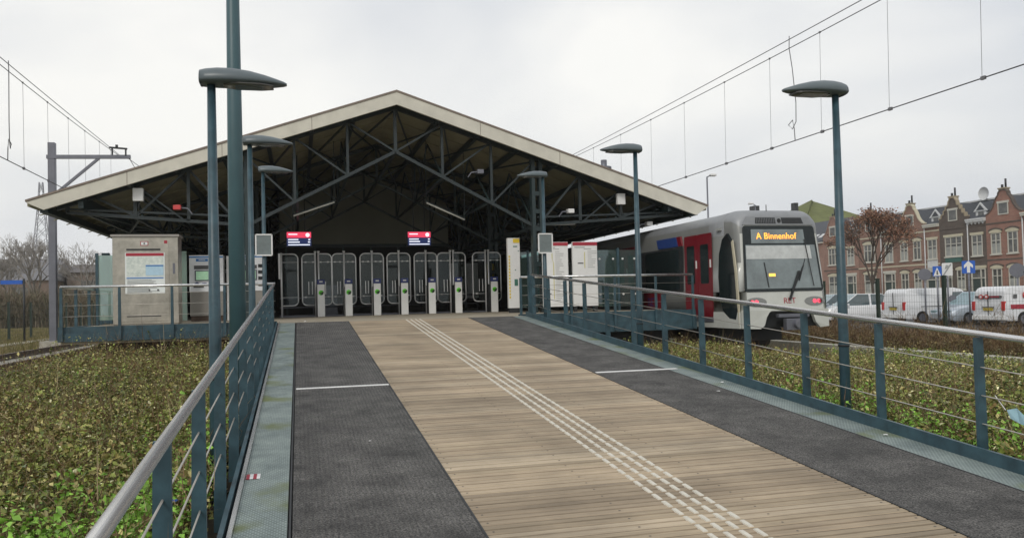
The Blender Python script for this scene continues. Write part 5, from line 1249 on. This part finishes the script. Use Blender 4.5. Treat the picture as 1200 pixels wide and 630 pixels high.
def bed(name, label, x0, x1, y0, y1, dens, hfun, seed, patches, zb=-1.2, lsize=(.025,.06), clear=None):
    r_ = np.random.default_rng(seed); n = int((x1-x0)*(y1-y0)*dens)
    # plants: each stem carries ~16 leaves
    m = n//16; px = r_.uniform(x0, x1, m); py = r_.uniform(y0, y1, m)
    h = hfun(px, py)*r_.uniform(.5, 1.15, m); tall = r_.uniform(0,1,m) > .94; h[tall] *= 1.3
    k = 16; X = np.repeat(px, k); Y = np.repeat(py, k); Hh = np.repeat(h, k); fr_ = r_.beta(2.2, 1.1, m*k)
    lean = np.repeat(r_.normal(0, .22, (m,2)), k, axis=0)
    rad = r_.uniform(.0, .10, m*k); an = r_.uniform(0, 2*PI, m*k)
    P = np.stack([X + lean[:,0]*Hh*fr_ + rad*np.cos(an), Y + lean[:,1]*Hh*fr_ + rad*np.sin(an), zb + Hh*fr_], 1)
    if clear is not None:
        keep = clear(P); 
    else: keep = np.ones(len(P), bool)
    N = r_.normal(size=(m*k,3))*.62; N[:,2] += .75; N /= np.linalg.norm(N, axis=1)[:,None]
    size = r_.uniform(lsize[0], lsize[1], m*k)*np.repeat(r_.uniform(.7,1.3,m), k)
    # colour by plant: noise decides green or brown
    nz = noise2(px, py, .9, seed+3) + r_.normal(0, .35, m)
    ci = np.where(nz < -.45, 1, np.where(nz < .05, 0, np.where(nz < .38, 5, np.where(nz < .55, 2, np.where(nz < .75, 8, 4)))))
    base = PAL[ci]
    bright = patches(px, py) > r_.uniform(0, 1, m); base[bright] = PAL[7]
    C_ = np.repeat(base, k, axis=0)
    sw = r_.uniform(0, 1, m*k); br_ = np.repeat(bright, k)
    C_[(sw < .16) & ~br_] = PAL[3]; C_[(sw > .965) & ~br_] = PAL[6]; C_[(sw > .75) & (sw < .82) & ~br_] = PAL[1]; C_[(sw > .60) & (sw < .65) & ~br_] = PAL[4]
    C_ = C_*r_.uniform(.75, 2.05, (m*k,1))*np.array([1.02,1.04,.88])
    o = leaves_mesh(name, label, P[keep], N[keep], size[keep], C_[keep], leafm, .62)
    # stalks: thin slender triangular pairs
    return o, (px, py, h)
def stalks(name, px, py, h, zb, m_, seed, colr, wd=.006, over=1.12, nb=0):
    r_ = np.random.default_rng(seed); n = len(px)
    A = np.stack([px, py, np.full(n, zb)], 1); D = np.stack([r_.normal(0,.22,n), r_.normal(0,.22,n), np.ones(n)], 1); B = A + D*(h*over)[:,None]
    if nb:
        A2 = [A]; B2 = [B]
        for j in range(nb):
            q = r_.uniform(.3,.9,n)[:,None]; s0 = A+(B-A)*q; dd = r_.normal(0,.5,(n,3)); dd[:,2] = np.abs(dd[:,2])+.25; A2.append(s0); B2.append(s0+dd*(h*.45)[:,None])
        A = np.concatenate(A2); B = np.concatenate(B2); n = len(A)
    ang = r_.uniform(0, PI, n); sd_ = np.stack([np.cos(ang), np.sin(ang), np.zeros(n)], 1)*wd; sd2 = np.stack([-np.sin(ang), np.cos(ang), np.zeros(n)], 1)*wd
    v = np.empty((n,6,3), 'f'); v[:,0] = A-sd_; v[:,1] = A+sd_; v[:,2] = B; v[:,3] = A-sd2; v[:,4] = A+sd2; v[:,5] = B
    me = bpy.data.meshes.new(name); me.vertices.add(n*6); me.vertices.foreach_set('co', v.ravel()); me.loops.add(n*6); me.loops.foreach_set('vertex_index', np.arange(n*6).astype('i'))
    me.polygons.add(n*2); me.polygons.foreach_set('loop_start', (np.arange(n*2)*3).astype('i')); me.polygons.foreach_set('loop_total', np.full(n*2, 3, 'i')); me.update(calc_edges=True)
    a = me.attributes.new('tint', 'FLOAT_COLOR', 'FACE'); cc = np.array(colr)[r_.integers(0, len(colr), n)]*r_.uniform(.7,1.3,(n,1)); c = np.ones((n*2,4), 'f'); c[:,:3] = np.repeat(cc, 2, axis=0); a.data.foreach_set('color', c.ravel())
    me.materials.append(m_); o = bpy.data.objects.new(name, me); COL.objects.link(o); return o
def grp(label, name, objs, loc):
    t = thing(name, label, 'ground cover', loc, kind='stuff'); WL[t.name] = (0,0,0)
    for o in objs: o.parent = t; o.location = (-loc[0], -loc[1], -loc[2]); o['kind'] = 'stuff'
    return t
def hL(x, y): return (.50 + .30*np.clip((y-5)/12, 0, 1) + .12*noise2(x, y, 1.1, 21))*np.clip((x+6.6)/2.4, .55, 1)
def pL(x, y): return 1.1*np.exp(-(((x+1.5)/1.1)**2+((y-4.55)/.8)**2)) + .5*np.exp(-(((x+.9)/.35)**2+((y-6.5)/2.5)**2))+ .12*(noise2(x,y,1.5,4)>.6)
def clearL(P): return ~((P[:,0] > -.62)) 
dry = [(.22,.15,.08),(.14,.09,.05),(.34,.27,.16),(.18,.11,.06)]
o1, s1 = bed('leaf_layer', None, -5.4, -.68, .8, 18.3, 4800, hL, 31, pL, clear=clearL, lsize=(.018,.056))
q1 = stalks('stalk_layer', s1[0][::2], s1[1][::2], s1[2][::2], -1.2, twigm, 6, dry, .0035, 1.18, 2)
o1b, s1b = bed('leaf_layer', None, -6.5, -5.4, 6, 19, 2200, lambda x, y: .26+0*x, 37, lambda x, y: 0*x+.03, zb=-1.15)
grp('brown and green weeds covering the ground left of the ramp', 'ground_cover', [o1, q1, o1b], (-3, 8, -1.2))
def hR(x, y): return .50 + .10*noise2(x, y, 1.2, 22) - .15*np.clip((x-8.5)/2,0,1)
def pR(x, y): return .7*np.exp(-(((x-5.5)/.35)**2+((y-9)/3.5)**2)) + .5*np.exp(-(((x-5.6)/.5)**2+((y-5)/1.0)**2))+.10*(noise2(x,y,1.5,9)>.5)
def clearR(P): return P[:,0] > 5.13
o2, s2 = bed('leaf_layer', None, 5.15, 10.4, 2.5, 18.2, 4400, hR, 41, pR, clear=clearR, lsize=(.018,.056))
q2 = stalks('stalk_layer', s2[0][::2], s2[1][::2], s2[2][::2], -1.2, twigm, 7, dry, .0035, 1.18, 2)
o2b, s2b = bed('leaf_layer', None, 10.4, 13.9, 4, 16.9, 900, lambda x, y: .30+0*x, 43, lambda x, y: 0*x+.05, zb=-1.18)
grp('brown and green weeds covering the ground right of the ramp', 'ground_cover', [o2, q2, o2b], (8, 8, -1.2))
# dry brush in front of the fence
r_ = np.random.default_rng(77); n = 4200; bx = r_.uniform(15.7, 18.6, n); by = r_.uniform(6, 36, n); hh = (.25 + .20*np.clip(noise2(bx, by, .8, 50)+.4, 0, 1.5))*r_.uniform(.6,1.2,n)*np.where(r_.uniform(0,1,n) > .93, 1.7, 1)
q3 = stalks('twig_layer', bx, by, hh*1.5, -1.2, twigm, 8, [(.16,.10,.055),(.22,.15,.08),(.11,.07,.045),(.28,.21,.12)], .007, 1.1, nb=9)
o3, _ = bed('leaf_layer', None, 15.7, 18.7, 6, 36, 420, lambda x, y: .38+.14*noise2(x, y, .8, 50), 55, lambda x, y: 0*x, zb=-1.2, lsize=(.04,.08))
a = o3.data.attributes['tint']; nn = len(o3.data.polygons); c = np.empty(nn*4, 'f'); a.data.foreach_get('color', c); c = c.reshape(-1,4); c[:,:3] = c[:,:3]*.35 + np.array([.11,.068,.038]); a.data.foreach_set('color', c.ravel())
grp('tangled dry brown brush along the foot of the right fence', 'dry_brush', [q3, o3], (17, 20, -1.2))
def grass(name, label, x0, x1, y0, y1, n, zfun, h, cols, seed, wd=.008):
    r_ = np.random.default_rng(seed); x = r_.uniform(x0, x1, n); y = r_.uniform(y0, y1, n)
    o = stalks(name, x, y, r_.uniform(.4,1.3,n)*h, zfun, twigm, seed, cols, wd, 1.0); tag(o, label, 'grass', kind='stuff'); return o
grass('grass', 'strip of green grass between the right track kerb and the dry brush', 14.4, 15.9, 4, 36, 26000, -1.25, .12, [(.13,.16,.04),(.18,.18,.06),(.10,.12,.03)], 61)
grass('grass', 'yellowed rough grass between the left track and the far left fence', -24, -8.7, 22, 75, 60000, -.96, .16, [(.24,.21,.10),(.17,.17,.06),(.30,.25,.14)], 62, .014)

# ---- trees
def tree_segments(seed, H, trunk_h, spread, depth=6, tw=.13, bend=.25, nchild=3, upb=.35):
    rr = random.Random(seed); segs = []; tips = []
    def grow(p, d, ln, rad, lev):
        q = p + d*ln; segs.append((p, q, rad, rad*.72, lev))
        if lev >= depth: tips.append(q); return
        for i in range(nchild if lev else nchild+1):
            ax = V((rr.gauss(0,1), rr.gauss(0,1), rr.gauss(0,1)*.6+upb)).normalized()
            nd_ = (d*(1-spread*rr.uniform(.6,1.2)) + ax*spread*1.2).normalized()
            grow(q, nd_, ln*rr.uniform(.66,.86), rad*rr.uniform(.55,.7), lev+1)
        if lev == 0:
            pass
    grow(V((0,0,0)), V((rr.gauss(0,.03),rr.gauss(0,.03),1)).normalized(), trunk_h, tw, 0)
    return segs, tips
def make_tree(name, label, loc, seed, H, trunk_h, spread, depth, tw, bm_, group, minr=.008, upb=.35, nchild=3, leaf=None):
    segs, tips = tree_segments(seed, H, trunk_h, spread, depth, tw, .2, nchild, upb)
    zmax = max(s[1].z for s in segs); sc_ = H/zmax
    t = thing(name, label, 'tree', loc, group=group); WL[t.name] = (0,0,0)
    b = MB(False); c = MB(False)
    for p, q, r0_, r1_, lev in segs:
        (b if lev < 2 else c).tube([p*sc_, q*sc_], max(r0_*sc_, minr), 6 if lev < 2 else 3, cap=False, r2=max(r1_*sc_, minr*.8))
    b.build('trunk', bm_, t, fix=False); cr_ = c.build('crown', bm_, t, fix=False)
    if leaf:
        n = leaf[0]; rg = np.random.default_rng(seed); tp = np.array([tuple(x*sc_) for x in tips]+[tuple(s[0]*sc_*.4+s[1]*sc_*.6) for s in segs if s[4] >= depth-2])
        P = tp[rg.integers(0, len(tp), n)] + rg.normal(0, .16, (n,3)); N = rg.normal(size=(n,3)); N /= np.linalg.norm(N, axis=1)[:,None]
        cl = np.array(leaf[1])[rg.integers(0, len(leaf[1]), n)]*rg.uniform(.7,1.3,(n,1))
        o = leaves_mesh('foliage', None, P, N, rg.uniform(leaf[2][0], leaf[2][1], n), cl, leafm, .6); o.parent = t
    return t
make_tree('russet_tree', 'bare street tree keeping russet brown leaves in front of the row houses', (42, 52.3, GZ-.1), 12, 7.9, 1.9, .27, 6, .12, bark, None, .010, .3, 3, (4200, [(.26,.125,.075),(.21,.10,.06),(.32,.18,.11),(.16,.085,.05)], (.10,.20)))
LT = [(-26,92,9.5,'tallest bare tree at the far left, left of the grey mast'),(-31,99,8.5,'bare tree at the left edge of the photo beyond the fence'),(-21.5,96,8.8,'bare tree just left of the grey mast, behind the blue sign'),(-16.5,98,8.0,'bare tree right of the grey mast, behind the landing railing'),(-13.2,92,7.0,'small bare tree farthest right, beside the pale glass pane'),(-36,108,9,'bare distant tree outermost at the left border'),(-19,110,8.5,'slender bare tree in the second row behind the grey mast')]
for i, (x, y, h_, lab) in enumerate(LT):
    make_tree('bare_tree', lab, (x*1.0, y*1.0, -.95), 100+i*7, h_, 1.5, .40, 6, .14, barkp, 'bare trees beyond the left fence', .014, .5, 3)
# far hedge and buildings at left
r_ = np.random.default_rng(88); n = 5200; bx = r_.uniform(-48, -12, n); by = r_.uniform(80, 92, n)
q5 = stalks('twig_layer', bx, by, r_.uniform(1.6,3.4,n), -.95, twigm, 9, [(.22,.18,.13),(.17,.14,.10),(.26,.22,.16),(.15,.15,.09)], .03, 1.0, nb=6)
grp('low grey brown hedge of bare bushes beyond the left fence', 'hedge', [q5], (-25, 86, -.95))
def low_building(label, x0, x1, y, h, m, rm, hr):
    t = thing('warehouse', label, 'building', ((x0+x1)/2, y, -.95)); b = MB(); b.box((x0,y,-.95), (x1,y+14,h)); b.build('wall', m, t)
    b = MB(); b.prism([(y-.5,h),(y+7,h+hr),(y+14.5,h)], 'x', x0-.5, x1+.5); b.build('roof', rm, t)
    b = MB(); k = x0+2
    while k < x1-3: b.box((k,y-.05,h*.45), (k+2,y-.001,h*.8)); k += 4
    b.build('window_band', pane, t)
low_building('long low brick building with grey roof behind the bare trees, far left', -75, -36, 135, 5.2, brick_mat('brick_far', (.16,.10,.08), (.13,.085,.07)), mat('roof_grey', (.16,.16,.17), .8), 3.6)
low_building('lower brown building seen between the grey mast and the steel kiosk', -35, -8, 140, 6.5, brick_mat('brick_far2', (.15,.11,.09), (.12,.09,.075)), mat('roof_grey2', (.12,.11,.11), .8), 1.6)
# faint lattice tower
t = thing('lattice_tower', 'faint tall lattice tower far behind the trees on the left', 'tower', (-66, 240, -1))
b = MB(); H_ = 36; nseg = 12
def tp_(k, i):
    w_ = 4.0*(1-k/nseg)**1.3+.5; a = PI/4+PI/2*i; return V((-66+w_*math.cos(a)*1.2, 240+w_*math.sin(a), -1+H_*k/nseg))
for k in range(nseg):
    for i in range(4):
        b.bar(tp_(k,i), tp_(k+1,i), .13); b.bar(tp_(k,i), tp_(k+1,(i+1)%4), .09); b.bar(tp_(k+1,i), tp_(k,(i+1)%4), .09)
b.build('lattice', galv, t);
# face mask caught in the right cable
t = thing('face_mask', 'pale blue disposable face mask caught on the right railing cable', 'face mask', (5.1, 5.2, zr(5.2)+.42))
b = MB(); mb_ = [(0,0,0),(.07,0,.02),(.15,.01,-.03),(.17,.0,-.10),(.09,-.02,-.09),(.02,0,-.06)]
y0 = 4.93; zz = zr(y0)+.40; b.v = [(5.08+.02*i % .03, y0+p[0]*-1, zz+p[2]) for i, p in enumerate(mb_)]; b.face([0,1,4,5]); b.face([1,2,3,4]); b.build('pleated_cloth', mat('mask_blue', (.38,.60,.68), .7), t)
b = MB(); b.tube([(5.07,y0,zz),(5.06,y0+.08,zz+.10)], .003, 5); b.build('ear_loop', paper, t)
# haze
hz = MB(); hz.box((-330,-25,-2.3), (330,330,60)); ho = hz.build('haze', [], None)
hm = bpy.data.materials.new('haze'); hm.use_nodes = True; nt = hm.node_tree
for n_ in list(nt.nodes): nt.nodes.remove(n_)
out = nd(nt, 'ShaderNodeOutputMaterial'); pv = nd(nt, 'ShaderNodeVolumePrincipled'); pv.inputs['Density'].default_value = .00035; pv.inputs['Color'].default_value = (1,1,1,1); pv.inputs['Anisotropy'].default_value = .1
nt.links.new(pv.outputs[0], out.inputs['Volume']); ho.data.materials.append(hm); tag(ho, 'thin pale winter haze filling the air', 'haze', kind='stuff')
S.cycles.volume_bounces = 1; S.cycles.max_bounces = 6; S.cycles.transparent_max_bounces = 24; S.cycles.use_denoising = True
